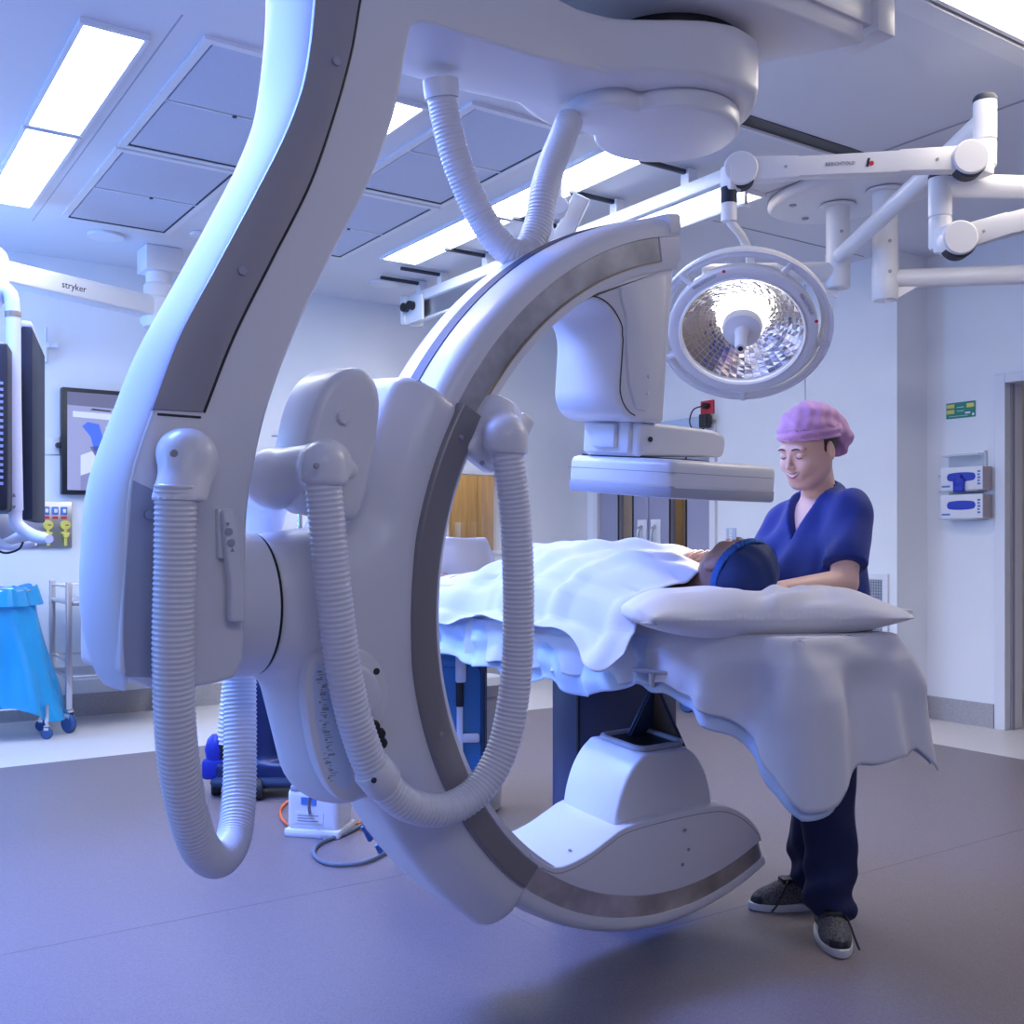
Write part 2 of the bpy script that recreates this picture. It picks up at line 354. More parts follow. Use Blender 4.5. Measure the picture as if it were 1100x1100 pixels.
# window in the back wall with a wooden cupboard behind it
w1 = struct('window_1', join(box((4.52, BW-.02, 1.10), (4.56, BW+.13, 1.82)), box((5.11, BW-.02, 1.10), (5.15, BW+.13, 1.82)), box((4.56, BW-.02, 1.10), (5.11, BW+.13, 1.13)), box((4.56, BW-.02, 1.79), (5.11, BW+.13, 1.82))), 'frame')
part('pane', box((4.56, BW+.03, 1.13), (5.11, BW+.036, 1.79)), 'glass', w1, False)
cb = thing('wooden_cupboard', 'honey coloured wooden cupboard behind the window in the back wall', 'cupboard', (5.05, BW+.9, 0))
for a, b in ((4.2, 4.74), (4.75, 5.04), (5.05, 5.33), (5.34, 5.9)):
    dd = part('cupboard_door', box((a, BW+.75, .0), (b, BW+1.05, 2.4), .004), 'wood', cb)
for x in (4.98, 5.11): part('handle_plate', box((x-.03, BW+.735, 1.15), (x+.03, BW+.75, 1.39), .004), 'frame', cb, label='pale metal handle plate')

# ------------------------------------------------------------------ ceiling lights
def ceiling_light(label, x0, x1, y0, y1, m, group=None, z=CZ):
    t = thing('ceiling_light', label, 'light', ((x0+x1)/2, (y0+y1)/2, z), group); e = .018; h = .022
    part('frame', join(box((x0-e, y0-e, z-h), (x0, y1+e, z)), box((x1, y0-e, z-h), (x1+e, y1+e, z)), box((x0, y0-e, z-h), (x1, y0, z)), box((x0, y1, z-h), (x1, y1+e, z))), 'frame', t, False)
    part('diffuser', box((x0, y0, z-.014), (x1, y1, z)), m, t, False); return t
ceiling_light('bright white ceiling panel at the upper left, nearer of two in line', .88, 1.10, 4.14, 5.27, 'lightp')
ceiling_light('bright white ceiling panel at the left edge, further of two in line', .88, 1.10, 5.33, 6.57, 'lightp')
ceiling_light('bright white ceiling panel above the looped hose, nearer half of the long strip', 3.29, 3.54, 3.98, 5.19, 'lightp')
ceiling_light('bright white ceiling panel behind the C arm top, further half of the long strip', 3.29, 3.54, 5.24, 6.41, 'lightp')
ceiling_light('small bright ceiling panel seen in the corner between upright arm and hose', 2.08, 2.30, 4.10, 5.2, 'lightp')
t = ceiling_light('cream glowing ceiling strip beside the hanging rail, behind the lamp joint', 4.24, 4.45, 4.08, 6.9, 'lightc')
ceiling_light('large cream ceiling light cut off by the upper right corner', 3.35, 4.7, 1.3, 2.24, 'lightc')
struct('trim_6', box((3.2, 2.27, CZ-.03), (6.4, 2.36, CZ)), 'frame'); struct('trim_7', box((3.35, 2.245, CZ-.012), (6.4, 2.268, CZ)), 'dark')
struct('trim_8', box((3.45, 3.36, CZ-.004), (4.46, 3.45, CZ)), 'black'); struct('trim_9', box((3.4, 3.45, CZ-.016), (4.46, 3.47, CZ)), 'frame')
struct('trim_10', box((4.462, .5, CZ-.004), (4.474, 8, CZ)), 'grey'); struct('trim_11', box((4.47, 4.58, CZ-.003), (6.0, 4.588, CZ)), 'grey')
struct('trim_12', box((1.17, 3.9, CZ-.002), (1.176, 6.9, CZ)), 'band')
# filter vents
def vent_block(label, x0, x1, mods):
    t = thing('ceiling_vent', label, 'vent', ((x0+x1)/2, mods[0][0], CZ), 'ceiling filter vents'); del t['group']
    for (y0, y1) in mods:
        e = .035
        part('frame', join(box((x0, y0, CZ-.016), (x0+e, y1, CZ)), box((x1-e, y0, CZ-.016), (x1, y1, CZ)), box((x0+e, y0, CZ-.016), (x1-e, y0+e, CZ)), box((x0+e, y1-e, CZ-.016), (x1-e, y1, CZ))), 'frame', t, False)
        ym = (y0+y1)/2
        for a, b in ((y0+e, ym-.006), (ym+.006, y1-e)):
            p = part('filter_panel', box((x0+e+.012, a+.012, CZ-.010), (x1-e-.012, b-.006, CZ)), 'mesh', t, False)
        part('gap_strip', join(box((x0+e, y1-e-.014, CZ-.013), (x1-e, y1-e, CZ)), box((x1-e-.012, y0+e, CZ-.012), (x1-e, y1-e-.014, CZ))), 'dark', t, False)
        part('cross_bar', box((x0+e, ym-.006, CZ-.014), (x1-e, ym+.006, CZ)), 'frame', t, False)
        part('latch', disc((x0+.35, ym, CZ-.018), (0, 0, 1), .011, .006, 10), 'dark', t)
vent_block('left ceiling filter vent beside the two bright panels, four blue grey meshes', 1.29, 1.93, [(4.0, 5.33), (5.36, 6.70)])
vent_block('right ceiling filter vent above the hanging hose, blue grey meshes', 2.46, 3.08, [(3.94, 5.25), (5.28, 6.60)])
for x, y, l in ((2.09, 6.58, 'small round ceiling detector at the far end of the left vent'), (1.61, 6.95, 'round ceiling plate between left vent and back wall'), (3.62, 7.05, 'flat round ceiling plate beside the end of the hanging rail')):
    single('ceiling_detector', disc((x, y, CZ-.02), (0, 0, 1), .06 if 'small' in l else .11, .02), 'frame', l, 'detector')
# hanging screen rail
RL = thing('ceiling_rail', 'long hanging ceiling rail with end plate and two black knobs', 'rail', (3.84, 5, CZ))
part('rail_beam', box((3.80, 3.62, 2.99), (3.88, 7.0, 3.06), .006), 'frame', RL)
part('rail_web', box((3.83, 3.62, 2.86), (3.85, 6.98, 2.99)), 'steel', RL, False)
part('lower_lip', box((3.815, 3.62, 2.845), (3.865, 7.0, 2.862), .003), 'frame', RL)
part('end_plate', prism([(3.76, 2.84), (3.92, 2.84), (3.93, 2.86), (3.93, 3.06), (3.75, 3.06), (3.75, 2.86)], 6.99, 7.03, .006, fn=lambda V: V[:, [0, 2, 1]]), 'frame', RL)
part('end_plate', box((3.78, 6.75, 2.84), (3.80, 7.03, 3.03), .004), 'frame', RL)
for dy in (0, .09): part('knob', disc((3.78, 6.97-dy, 2.96), (-1, -.2, 0), .033, .05), 'black', RL)
for y in (4.02, 4.6, 5.15, 5.95, 6.55, 6.86):
    br = part('bracket', box((3.81, y-.03, 3.04), (3.87, y+.03, CZ-.01)), 'frame', RL)
    part('track_rod', box((3.50, y-.012, CZ-.035), (3.83, y+.012, CZ-.012), .004), 'dark', br)

# ------------------------------------------------------------------ right wall fittings
rk = thing('glove_box_rack', 'clear three shelf glove box rack, its top slot empty, on the right wall', 'rack', (RW, 4.05, 1.34))
for z in (1.355, 1.54, 1.645, 1.775): part('shelf', box((RW-.11, 3.93, z-.006), (RW, 4.21, z+.004), .002), 'clear', rk)
part('back_plate', box((RW-.008, 3.95, 1.35), (RW, 4.2, 1.79)), 'clear', rk); 
part('side_lip', box((RW-.03, 3.925, 1.645), (RW, 3.935, 1.80)), 'clear', rk)
for i, z in enumerate((1.36, 1.545)):
    b = thing('glove_box', ('white glove box with blue gloves, lowest in the wall rack', 'white glove box with a blue glove hanging out, above the other box')[i], 'box', (RW-.06, 4.03, z), 'glove boxes in the wall rack'); del b['group']
    h = .155 if i == 0 else .15
    part('carton', box((RW-.115, 3.89, z), (RW-.01, 4.19, z+h), .003), 'card', b)
    part('end_panel', box((RW-.114, 3.887, z+.002), (RW-.012, 3.891, z+h-.002)), 'cardside', b, False)
    ov = [(4.04+.11*max(-.6, min(.6, math.cos(a)*1.0))+ (.035*math.cos(a)), z+.085+.03*math.sin(a)) for a in np.linspace(0, 2*pi, 28, endpoint=False)]
    part('opening', prism(ov, 0, .006, fn=lambda V: np.stack([RW-.118+V[:, 2], V[:, 0], V[:, 1]], 1)), 'glove', b, False)
    for k in range(5): part('printed_mark', box((RW-.117, 3.905+.004*(k % 2), z+.03+k*.02), (RW-.1145, 3.925, z+.042+k*.02)), 'print', b, False)
    part('printed_mark', box((RW-.117, 4.12, z+.02), (RW-.1145, 4.18, z+.032)), 'print', b, False)
    if i: part('glove_cuff', sculpt(lambda P: sm(rb(P, (RW-.125, 4.05, z+.03), (.012, .04, .045), .01), rb(P, (RW-.124, 4.05, z+.07), (.012, .02, .03), .01), .02), (RW-.15, 3.98, z-.04), (RW-.1, 4.12, z+.12), .006), 'glove', b)
sg = thing('green_sign', 'small green wall sign with yellow patches, left of the doorway', 'sign', (RW, 4.11, 2.03))
part('sign_plate', box((RW-.006, 4.01, 2.03), (RW, 4.22, 2.135)), 'green', sg, False)
for y0, y1, z0, z1, m in ((4.16, 4.215, 2.10, 2.125, 'yellow'), (4.16, 4.215, 2.062, 2.088, 'yellow'), (4.018, 4.07, 2.095, 2.122, 'yellow'), (4.045, 4.08, 2.055, 2.066, 'white2'), (4.016, 4.03, 2.04, 2.055, 'white2')):
    part('printed_patch', box((RW-.0075, y0, z0), (RW-.006, y1, z1)), m, sg, False)
part('printed_line', join(box((RW-.0072, 4.09, 2.075), (RW-.006, 4.14, 2.078)), box((RW-.0072, 4.09, 2.1), (RW-.006, 4.14, 2.103)), box((RW-.0072, 4.06, 2.043), (RW-.006, 4.2, 2.045))), 'white2', sg, False)
gr = thing('wall_grille', 'white framed wall return air grille behind the standing nurse', 'grille', (PW, 4.6, .3))
part('frame', join(box((PW-.02, 4.43, .27), (PW, 4.47, .99)), box((PW-.02, 4.79, .27), (PW, 4.83, .99)), box((PW-.02, 4.47, .95), (PW, 4.79, .99)), box((PW-.02, 4.47, .27), (PW, 4.79, .31))), 'frame', gr, False)
part('backing', box((PW-.006, 4.47, .31), (PW, 4.79, .95)), 'dark', gr, False)
part('mesh_wire', join(*[box((PW-.014, 4.47, .315+k*.02), (PW-.006, 4.79, .325+k*.02)) for k in range(32)], *[box((PW-.012, 4.475+k*.02, .31), (PW-.006, 4.483+k*.02, .95)) for k in range(16)]), 'band', gr, False, kind='stuff')
rl = thing('wall_trunking', 'blue grey horizontal wall rail behind the detector', 'rail', (PW, 6.4, 2.13))
part('rail_body', box((PW-.06, 6.1, 2.12), (PW, 7.4, 2.22), .006), 'blueplate', rl); part('end_cap', box((PW-.062, 6.09, 2.118), (PW, 6.11, 2.222)), 'dark', rl, False)
so = thing('red_socket', 'red wall power socket above the blue grey rail', 'socket', (PW, 6.13, 2.23))
part('socket_plate', box((PW-.02, 6.06, 2.235), (PW, 6.20, 2.345), .004), 'red', so); part('plug', join(disc((PW-.02, 6.12, 2.30), (-1, 0, 0), .025, .05), box((PW-.05, 6.09, 2.285), (PW-.02, 6.15, 2.315), .005)), 'black', so)
ad = thing('power_adapter', 'black power adapter with looped lead at the rail end', 'adapter', (PW-.1, 6.07, 2.12))
part('adapter_body', box((PW-.13, 6.03, 2.115), (PW-.062, 6.11, 2.225), .01), 'black', ad); part('lead', tube(spline([(PW-.06, 6.12, 2.30), (PW-.10, 6.2, 2.27), (PW-.09, 6.25, 2.17), (PW-.08, 6.18, 2.085), (PW-.1, 6.08, 2.11)], 30)[0], .006, 8), 'black', ad)
sw = thing('wall_switch', 'pale blue wall switch plate right of the grey doors', 'switch', (PW, 5.86, 1.2))
part('switch_plate', box((PW-.024, 5.81, 1.19), (PW-.012, 5.91, 1.315), .003), 'blueplate', sw); part('rocker', join(*[box((PW-.03, 5.845, 1.21+k*.02), (PW-.022, 5.875, 1.225+k*.02), .002) for k in range(5)]), 'white2', sw)

# ------------------------------------------------------------------ back wall fittings
tv = thing('wall_screen', 'wall mounted screen with a black frame showing a hospital room', 'screen', (2.05, BW, 1.54))
part('housing', box((1.48, BW-.07, 1.53), (2.62, BW, 2.26), .008), 'black', tv)
sp = part('display', box((1.515, BW-.072, 1.56), (2.585, BW-.07, 2.23)), 'scr_wall', tv, False)
def sq(x0, z0, x1, z1, m, n, l=1, nm='shown_shape'):
    part(nm, prism([(x0, z0), (x1, z0), (x1, z1), (x0, z1)], 0, .0008, fn=lambda V: np.stack([V[:, 0], BW-.072-.0008*l-V[:, 2], V[:, 1]], 1)), m, sp, False)
def pg(p, m, l=1): part('shown_shape', prism(p, 0, .0008, fn=lambda V: np.stack([V[:, 0], BW-.072-.0008*l-V[:, 2], V[:, 1]], 1)), m, sp, False)
pg([(1.515, 2.14), (2.585, 2.12), (2.585, 2.23), (1.515, 2.23)], 'scr_top'); pg([(1.55, 2.06), (2.585, 2.03), (2.585, 2.08), (1.55, 2.10)], 'scr_lt')
pg([(1.60, 1.66), (2.3, 1.95), (2.585, 2.0), (2.585, 1.56), (1.60, 1.56)], 'scr_floor'); pg([(1.60, 1.66), (1.60, 1.80), (2.0, 1.97), (2.4, 1.98)], 'scr_lt', 2)
pg([(1.61, 2.0), (1.645, 2.03), (1.72, 2.02), (1.745, 1.93), (1.80, 1.86), (1.69, 1.83), (1.665, 1.93)], 'scr_blue', 3); pg([(1.66, 1.86), (1.72, 1.87), (1.74, 1.80), (1.70, 1.79)], 'scr_top', 3); pg([(1.78, 1.90), (1.81, 1.91), (1.83, 1.84), (1.80, 1.84)], 'scr_top', 3)
for a in range(5): x = 1.76+a*.13; pg([(x, 2.0), (x+.1, 2.02), (x+.13, 1.95), (x+.05, 1.93)], 'scr_lt', 3); pg([(x+.03, 1.93), (x+.045, 1.93), (x+.05, 1.86), (x+.035, 1.86)], 'scr_top', 3)
pg([(1.66, 2.115), (1.80, 2.11), (1.80, 2.118), (1.68, 2.125)], 'black', 3)
gp = thing('gas_outlet_panel', 'grey wall gas panel with yellow gauges below the screen', 'panel', (1.35, BW, 1.16))
part('plate', box((1.10, BW-.02, 1.165), (1.555, BW, 1.48), .003), 'steel', gp, label='grey metal back plate')
for k in range(4):
    x = 1.335+k*.056
    f = part('gas_outlet', box((x-.02, BW-.03, 1.39), (x+.02, BW-.02, 1.445), .004), 'print', gp); part('outlet_flap', box((x-.008, BW-.034, 1.405), (x+.012, BW-.03, 1.43), .002), 'white2', f)
    part('colour_tag', box((x-.018, BW-.026, 1.362), (x+.018, BW-.02, 1.38)), 'print' if k == 0 else 'red', gp, False)
for x in (1.40, 1.51):
    q = part('gauge', disc((x, BW-.02, 1.32), (0, -1, 0), .033, .03), 'yellow', gp); part('needle', box((x-.004, BW-.053, 1.317), (x+.018, BW-.05, 1.323)), 'black', q, False)
    part('valve', join(rod((x, BW-.04, 1.29), (x, BW-.04, 1.18), .011), rod((x-.03, BW-.05, 1.265), (x+.025, BW-.05, 1.262), .009), disc((x, BW-.03, 1.25), (0, -1, 0), .018, .04)), 'yellow', gp)
so = thing('wall_socket', 'small white wall socket left of the wall screen', 'socket', (1.43, BW, 1.8))
part('plate', box((1.385, BW-.015, 1.80), (1.475, BW, 1.92), .003), 'frame', so); part('plug', disc((1.465, BW-.015, 1.865), (0, -1, 0), .018, .03), 'dark', so)
hk = thing('wall_bracket', 'small white wall bracket with short rod above the wall screen', 'bracket', (1.40, BW, 2.4))
part('arm', join(rod((1.385, BW-.03, 2.52), (1.385, BW-.03, 2.66), .01, 8), rod((1.385, BW-.03, 2.42), (1.385, BW-.03, 2.52), .016, 8), rod((1.385, BW-.03, 2.535), (1.46, BW-.05, 2.54), .016, 8), rod((1.385, BW, 2.535), (1.385, BW-.06, 2.535), .02, 8)), 'frame', hk)

# ------------------------------------------------------------------ ceiling boom and monitor at the left
bm_ = thing('ceiling_boom', 'white ceiling boom arm with square column at the upper left', 'boom', at(170, 280, 7.0))
c0 = at(171, 300, 7.0)
part('column_head', cbox((c0[0], c0[1], 3.07), (.115, .115, .08), .01), 'frame', bm_); part('column_neck', lathe([(.085, 0), (.10, .02), (.10, .10), (.085, .12), (.085, .22)], (c0[0], c0[1], 2.80)), 'frame', bm_)
part('joint', lathe([(.10, 0), (.12, .03), (.12, .18), (.10, .2)], (c0[0], c0[1], 2.63)), 'frame', bm_)
a0 = np.array([c0[0], c0[1], 2.75]); a1 = at(0, 290, 6.05); a1 = a0+(a1-a0)*1.5; a1[2] = 2.75
dv = (a1-a0); dv[2] = 0; L = np.linalg.norm(dv); dv /= L; sd = np.array([dv[1], -dv[0], 0])
bfn = lambda V: a0+V[:, :1]*dv+V[:, 1:2]*np.array([0, 0, 1])+V[:, 2:]*sd
part('arm', prism([(0, -.06), (L, -.055), (L, .055), (0, .058)], -.07, .07, .012, fn=bfn), 'frame', bm_)
part('arm_ridge', prism([(.1, .057), (L, .054), (L, .07), (.1, .072)], -.05, .05, .006, fn=bfn), 'frame', bm_)
nx = sd if sd@np.array([sS, cS, 0]) < 0 else -sd
tp = a0+dv*(.41*L)+nx*.0712
text('maker_logo', 'stryker', .058, tp, -dv, (0, 0, 1), 'black', bm_)
j = at(-8, 312, 5.6); part('joint', sculpt(lambda P: sm(cap(P, j, j+np.array([0, 0, .16]), .08), cap(P, j, j+np.array([-.3, -.25, -.05]), .06), .05), j-.45, j+.35, .014), 'frame', bm_)
mb = thing('monitor_boom', 'white curved monitor boom with a dark monitor seen edge on at left edge', 'monitor', at(20, 583, 3.9))
pth = spline([at(-40, 372, 3.85), at(-14, 345, 3.85), at(-2, 316, 3.85), at(10, 314, 3.85), at(14, 342, 3.85), at(15, 440, 3.85), at(17, 548, 3.85)], 60)[0]
part('post', tube(pth, .026, 14), 'frame', mb)
part('gold_ring', tube([at(13.7, 335, 3.85), at(13.9, 341, 3.85)], .0275, 14), 'gold', mb, label='brass coloured ring')
part('grip', tube(spline([at(17, 540, 3.85), at(18, 562, 3.85), at(33, 574, 3.85), at(45, 578, 3.83), at(53, 579, 3.8)], 30)[0], np.r_[np.full(22, .023), np.linspace(.023, .016, 8)], 14), 'frame', mb)
for y, s in ((532, 1), (545, -1)):
    c = at(15, y, 3.81); part('arrow_mark', prism([(-.008, -.006*s), (.008, -.006*s), (0, .009*s)], 0, .001, fn=lambda V: c+V[:, :1]*np.array([cS, -sS, 0])+V[:, 1:2]*np.array([0, 0, 1])-V[:, 2:]*np.array([sS, cS, 0])*1), 'grey', mb, False)
vd = np.array([math.sin(PSI-.35), math.cos(PSI-.35), 0]); vx = np.array([vd[1], -vd[0], 0])
m0 = at(29, 455, 3.98)
mfn = lambda V: m0+V[:, :1]*vx+V[:, 1:2]*vd+V[:, 2:]*np.array([0, 0, 1])
part('monitor_shell', tr(box((-.021, -.02, -.365), (.021, .60, .36), .006), mfn), 'navyblack', mb); part('top_cap', tr(box((-.02, -.018, .362), (.018, .6, .385), .006), mfn), 'frame', mb)
m1 = at(-6, 460, 3.7); mf2 = lambda V: m1+V[:, :1]*vx+V[:, 1:2]*vd+V[:, 2:]*np.array([0, 0, 1])
ms = part('monitor_back', tr(box((-.05, -.02, -.29), (.045, .5, .30), .01), mf2), 'black', mb)
part('vent_slot', tr(join(*[box((.0, -.024, -.2+k*.022), (.03, -.02, -.19+k*.022)) for k in range(17)]), mf2), 'grey', ms, False)
part('cross_arm', join(tube(spline([at(-30, 575, 3.95), at(0, 585, 3.95), at(20, 577, 3.95), at(30, 572, 3.9)], 20)[0], .02), tube(spline([at(-5, 578, 3.9), at(10, 588, 3.9), at(38, 583, 3.9)], 16)[0], .012)), 'frame', mb)
part('cable', tube(spline([at(-10, 587, 3.8), at(5, 594, 3.8), at(20, 590, 3.8), at(25, 582, 3.8)], 20)[0], .004, 8), 'black', mb)

# ------------------------------------------------------------------ trolleys at the left
def caster(c, r, parent, ang, wheel='castor', stem=.06):
    ax = np.array([math.cos(ang), math.sin(ang), 0]); tv_ = np.array([-ax[1], ax[0], 0]); w = r*.42
    cz = np.array([c[0], c[1], r])
    o = part('caster_fork', join(tr(box((-w*.75, -.4*r, .2*r), (-w*.6, .4*r, 1.35*r), .002), lambda V: cz+V[:, :1]*ax+V[:, 1:2]*tv_+V[:, 2:]*[0, 0, 1]), tr(box((w*.6, -.4*r, .2*r), (w*.75, .4*r, 1.35*r), .002), lambda V: cz+V[:, :1]*ax+V[:, 1:2]*tv_+V[:, 2:]*[0, 0, 1]),
        lathe([(.5*r, 0), (.5*r, .15*r), (.25*r, .2*r), (.25*r, stem)], (c[0], c[1], 2.2*r)), tr(box((-w*.75, -.4*r, 1.15*r), (w*.75, .4*r, 1.35*r)), lambda V: cz+V[:, :1]*ax+V[:, 1:2]*tv_+V[:, 2:]*[0, 0, 1])), 'chrome', parent)
    part('wheel', lathe([(.25*r, 0), (.8*r, .02*r), (r, .2*r), (r, .2*r+w*.6), (.8*r, .38*r+w*.6), (.25*r, .4*r+w*.6)], cz-ax*(.2*r+w*.3), ax, 24), wheel, o)
    part('tyre', tube([cz+ax*0+ (math.cos(a)*tv_+math.sin(a)*np.array([0, 0, 1]))*r*.86 for a in np.linspace(0, 2*pi, 24, endpoint=False)], r*.16, 8, closed=True), 'rubber', o)
bt = thing('linen_bag_trolley', 'blue plastic waste bag on a chrome wheeled hoop stand at left edge', 'trolley', np.r_[at(-6, 783, 6.5)[:2], 0])
bc = at(-8, 583, 6.5); rr = np.array([cS, -sS, 0]); dd = np.array([sS, cS, 0])
def bagpt(u, v):                                      # v: 0 hoop .. 1 base
    a = 2*pi*u; z = .90-.68*v; wx = .235+.20*max(0, v-.1)**1.2; wy = .20+.05*v
    k = 1+.05*math.sin(5*a+6*v)*v+.035*math.sin(9*a+1.5)*(.4+v)
    sq_ = (abs(math.cos(a))**.75*math.copysign(1, math.cos(a)), abs(math.sin(a))**.75*math.copysign(1, math.sin(a)))
    dz = (-.12*max(0, math.cos(a))**3*v**3)
    return bc*[1, 1, 0]+rr*wx*k*sq_[0]+dd*wy*k*sq_[1]+np.array([0, 0, z+dz])
part('bag', grid(bagpt, 72, 26), 'bag', bt)
part('folded_rim', grid(lambda u, v: bc*[1, 1, 0]+rr*(.245+.03*v+.012*math.sin(13*2*pi*u))*math.copysign(abs(math.cos(2*pi*u))**.75, math.cos(2*pi*u))+dd*(.21+.03*v)*math.copysign(abs(math.sin(2*pi*u))**.75, math.sin(2*pi*u))+np.array([0, 0, .93-.115*v+.012*math.sin(7*2*pi*u)*(1-v)]), 72, 6), 'bag', bt)
def hoop(z, sx, sy): return [bc*[1, 1, 0]+rr*sx*math.cos(a)+dd*sy*math.sin(a)+np.array([0, 0, z]) for a in np.linspace(0, 2*pi, 36, endpoint=False)]
part('hoop', tube(hoop(.905, .235, .20), .011, 8, closed=True), 'chrome', bt); part('base_ring', tube(hoop(.205, .36, .24), .011, 8, closed=True), 'chrome', bt)
part('floor_rack', join(*[rod(bc*[1, 1, 0]+rr*x+dd*-.2+np.array([0, 0, .21]), bc*[1, 1, 0]+rr*x+dd*.2+np.array([0, 0, .21]), .005, 6) for x in np.linspace(-.28, .28, 9)]), 'chrome', bt)
for x, y in ((.37, -.08), (.21, .2), (-.3, -.15), (-.28, .2)):
    q = bc*[1, 1, 0]+rr*x+dd*y; part('post', rod(q+[0, 0, .1], q+[0, 0, .21], .013), 'chrome', bt); caster(q, .036, bt, 1.0, stem=.03)
ct = thing('steel_trolley', 'stainless steel two shelf trolley with blue wheels against the back wall', 'trolley', (1.76, 7.25, 0))
x0, x1, y0, y1 = 1.41, 2.15, 7.06, 7.58
for x, y in ((x0, y0), (x0, y1), (x1, y0), (x1, y1)):
    part('post', box((x-.018, y-.018, .15), (x+.018, y+.018, .95), .004), 'steel', ct); caster((x, y), .062, ct, .5, stem=.02)
for z in (.80, .33):
    part('shelf', box((x0+.02, y0-.012, z), (x1-.02, y1+.01, z+.028), .004), 'steel', ct)
    part('guard_rail', join(rod((x0, y0, z+.12), (x0, y1, z+.12), .007, 8), rod((x1, y0, z+.12), (x1, y1, z+.12), .007, 8), rod((x0, y1, z+.12), (x1, y1, z+.12), .007, 8), rod((x0, y0, z+.02), (x0, y1, z+.02), .012, 8)), 'steel', ct)
single('folded_cloth', sculpt(lambda P: sm(rb(P, (1.70, 7.22, .862), (.16, .13, .03), .02), cap(P, (1.60, 7.15, .88), (1.82, 7.3, .885), .035), .04)+.006*np.sin(P[:, 0]*60)*np.sin(P[:, 1]*45), (1.45, 7.0, .81), (1.95, 7.45, .96), .012), 'teal', 'teal cloth lying on the top shelf of the steel trolley', 'cloth', auto=False)
iv = thing('drip_stand', 'chrome drip stand with hooks seen behind the upper hose elbow', 'stand', np.r_[at(322, 583, 6.0)[:2], 0])
q = iv.location; q = np.array([q[0], q[1], 0]); zt = at(322, 466, 6.0)[2]
part('pole', join(rod(q, q+[0, 0, zt-.25], .014), rod(q+[0, 0, zt-.25], q+[0, 0, zt], .010)), 'chrome', iv)
part('hook_bar', join(tube(spline([q+rr*-.16+[0, 0, zt-.012], q+[0, 0, zt-.02], q+rr*.06+[0, 0, zt-.02], q+rr*.10+[0, 0, zt-.05], q+rr*.13+[0, 0, zt-.02], q+rr*.16+[0, 0, zt-.03]], 24)[0], .005, 8)), 'chrome', iv)
part('pole_clamp', join(cbox(q+[0, 0, 1.22], (.03, .03, .05), .008), cbox(q+rr*.02+[0, 0, 1.10], (.05, .03, .03), .01)), 'white', iv)
part('base', join(*[tube(spline([q+[0, 0, .12], q+[.12*math.cos(a), .12*math.sin(a), .1], q+[.24*math.cos(a), .24*math.sin(a), .04]], 8)[0], .014, 8) for a in np.linspace(0, 2*pi, 5, endpoint=False)]), 'chrome', iv)

# ================================================================== the ceiling mounted C-arm machine
MA = thing('angiography_machine', 'huge white ceiling mounted C arm x-ray machine with ribbed hoses', 'machine', (cC[0], cC[1], .1))
def csculpt(f, lo, hi, h=.011): g = sculpt(f, lo, hi, h); return CP(g[0]), g[1]
# --- C ring
def arcsweep(sec, t0, t1, n=90):                       # sec: closed polygon of (r, w); angles in degrees
    th = np.radians(np.linspace(t0, t1, n)); k = len(sec); V = []
    for t in th: V += [(r*math.cos(t), r*math.sin(t), w) for r, w in sec]
    Fa = [[i*k+j, i*k+(j+1) % k, (i+1)*k+(j+1) % k, (i+1)*k+j] for i in range(n-1) for j in range(k)]
    return CP(np.array(V)), Fa+[list(range(k)), [(n-1)*k+j for j in range(k)][::-1]]
def rsec(r0, r1, w0, w1, a, b=None):                    # rounded rectangle section, a = radius at the rim, b = at the lip
    b = a if b is None else b; P = []
    for cr, cw, s, q in ((r1-a, w0+a, 270, a), (r1-a, w1-a, 0, a), (r0+b, w1-b, 90, b), (r0+b, w0+b, 180, b)):
        for t in np.linspace(0, 90, 5): A = math.radians(s+t); P.append((cr+q*math.cos(A), cw+q*math.sin(A)))
    return P
sec = [(.845, .004), (.867, 0), (.868, .007), (.928, .007), (.929, 0), (.948, 0), (.960, .005), (.970, .016), (.977, .032), (.980, .06), (.980, .20), (.977, .228), (.970, .244), (.955, .256), (.93, .26), (.85, .26), (.845, .255)]
ring = part('c_ring', arcsweep(sec, 100.2, 294.5, 140), 'white', MA, auto=True)
for a, b in ((104.6, 153), (232, 293.8)): part('metal_track', arcsweep([(.8685, .003), (.9275, .003), (.9275, .012), (.8685, .012)], a, b, 70), 'brushed', ring, auto=True)
part('track_edge', arcsweep([(.866, -.002), (.870, -.002), (.870, .006), (.866, .006)], 104.6, 153, 60), 'gold', ring, auto=True, label='thin brass coloured edge')
part('cable_belt', arcsweep([(.976, .118), (.9825, .118), (.9825, .160), (.976, .160)], 101, 293, 120), 'belt', ring, auto=True, label='dark belt in the rim')
part('end_cap', arcsweep(rsec(.93, .985, -.004, .262, .012), 99.6, 101.9, 4), 'white', ring, auto=True)
part('end_block', arcsweep(rsec(.862, .93, .0, .26, .006), 99.7, 104.2, 4), 'white', ring, auto=True)
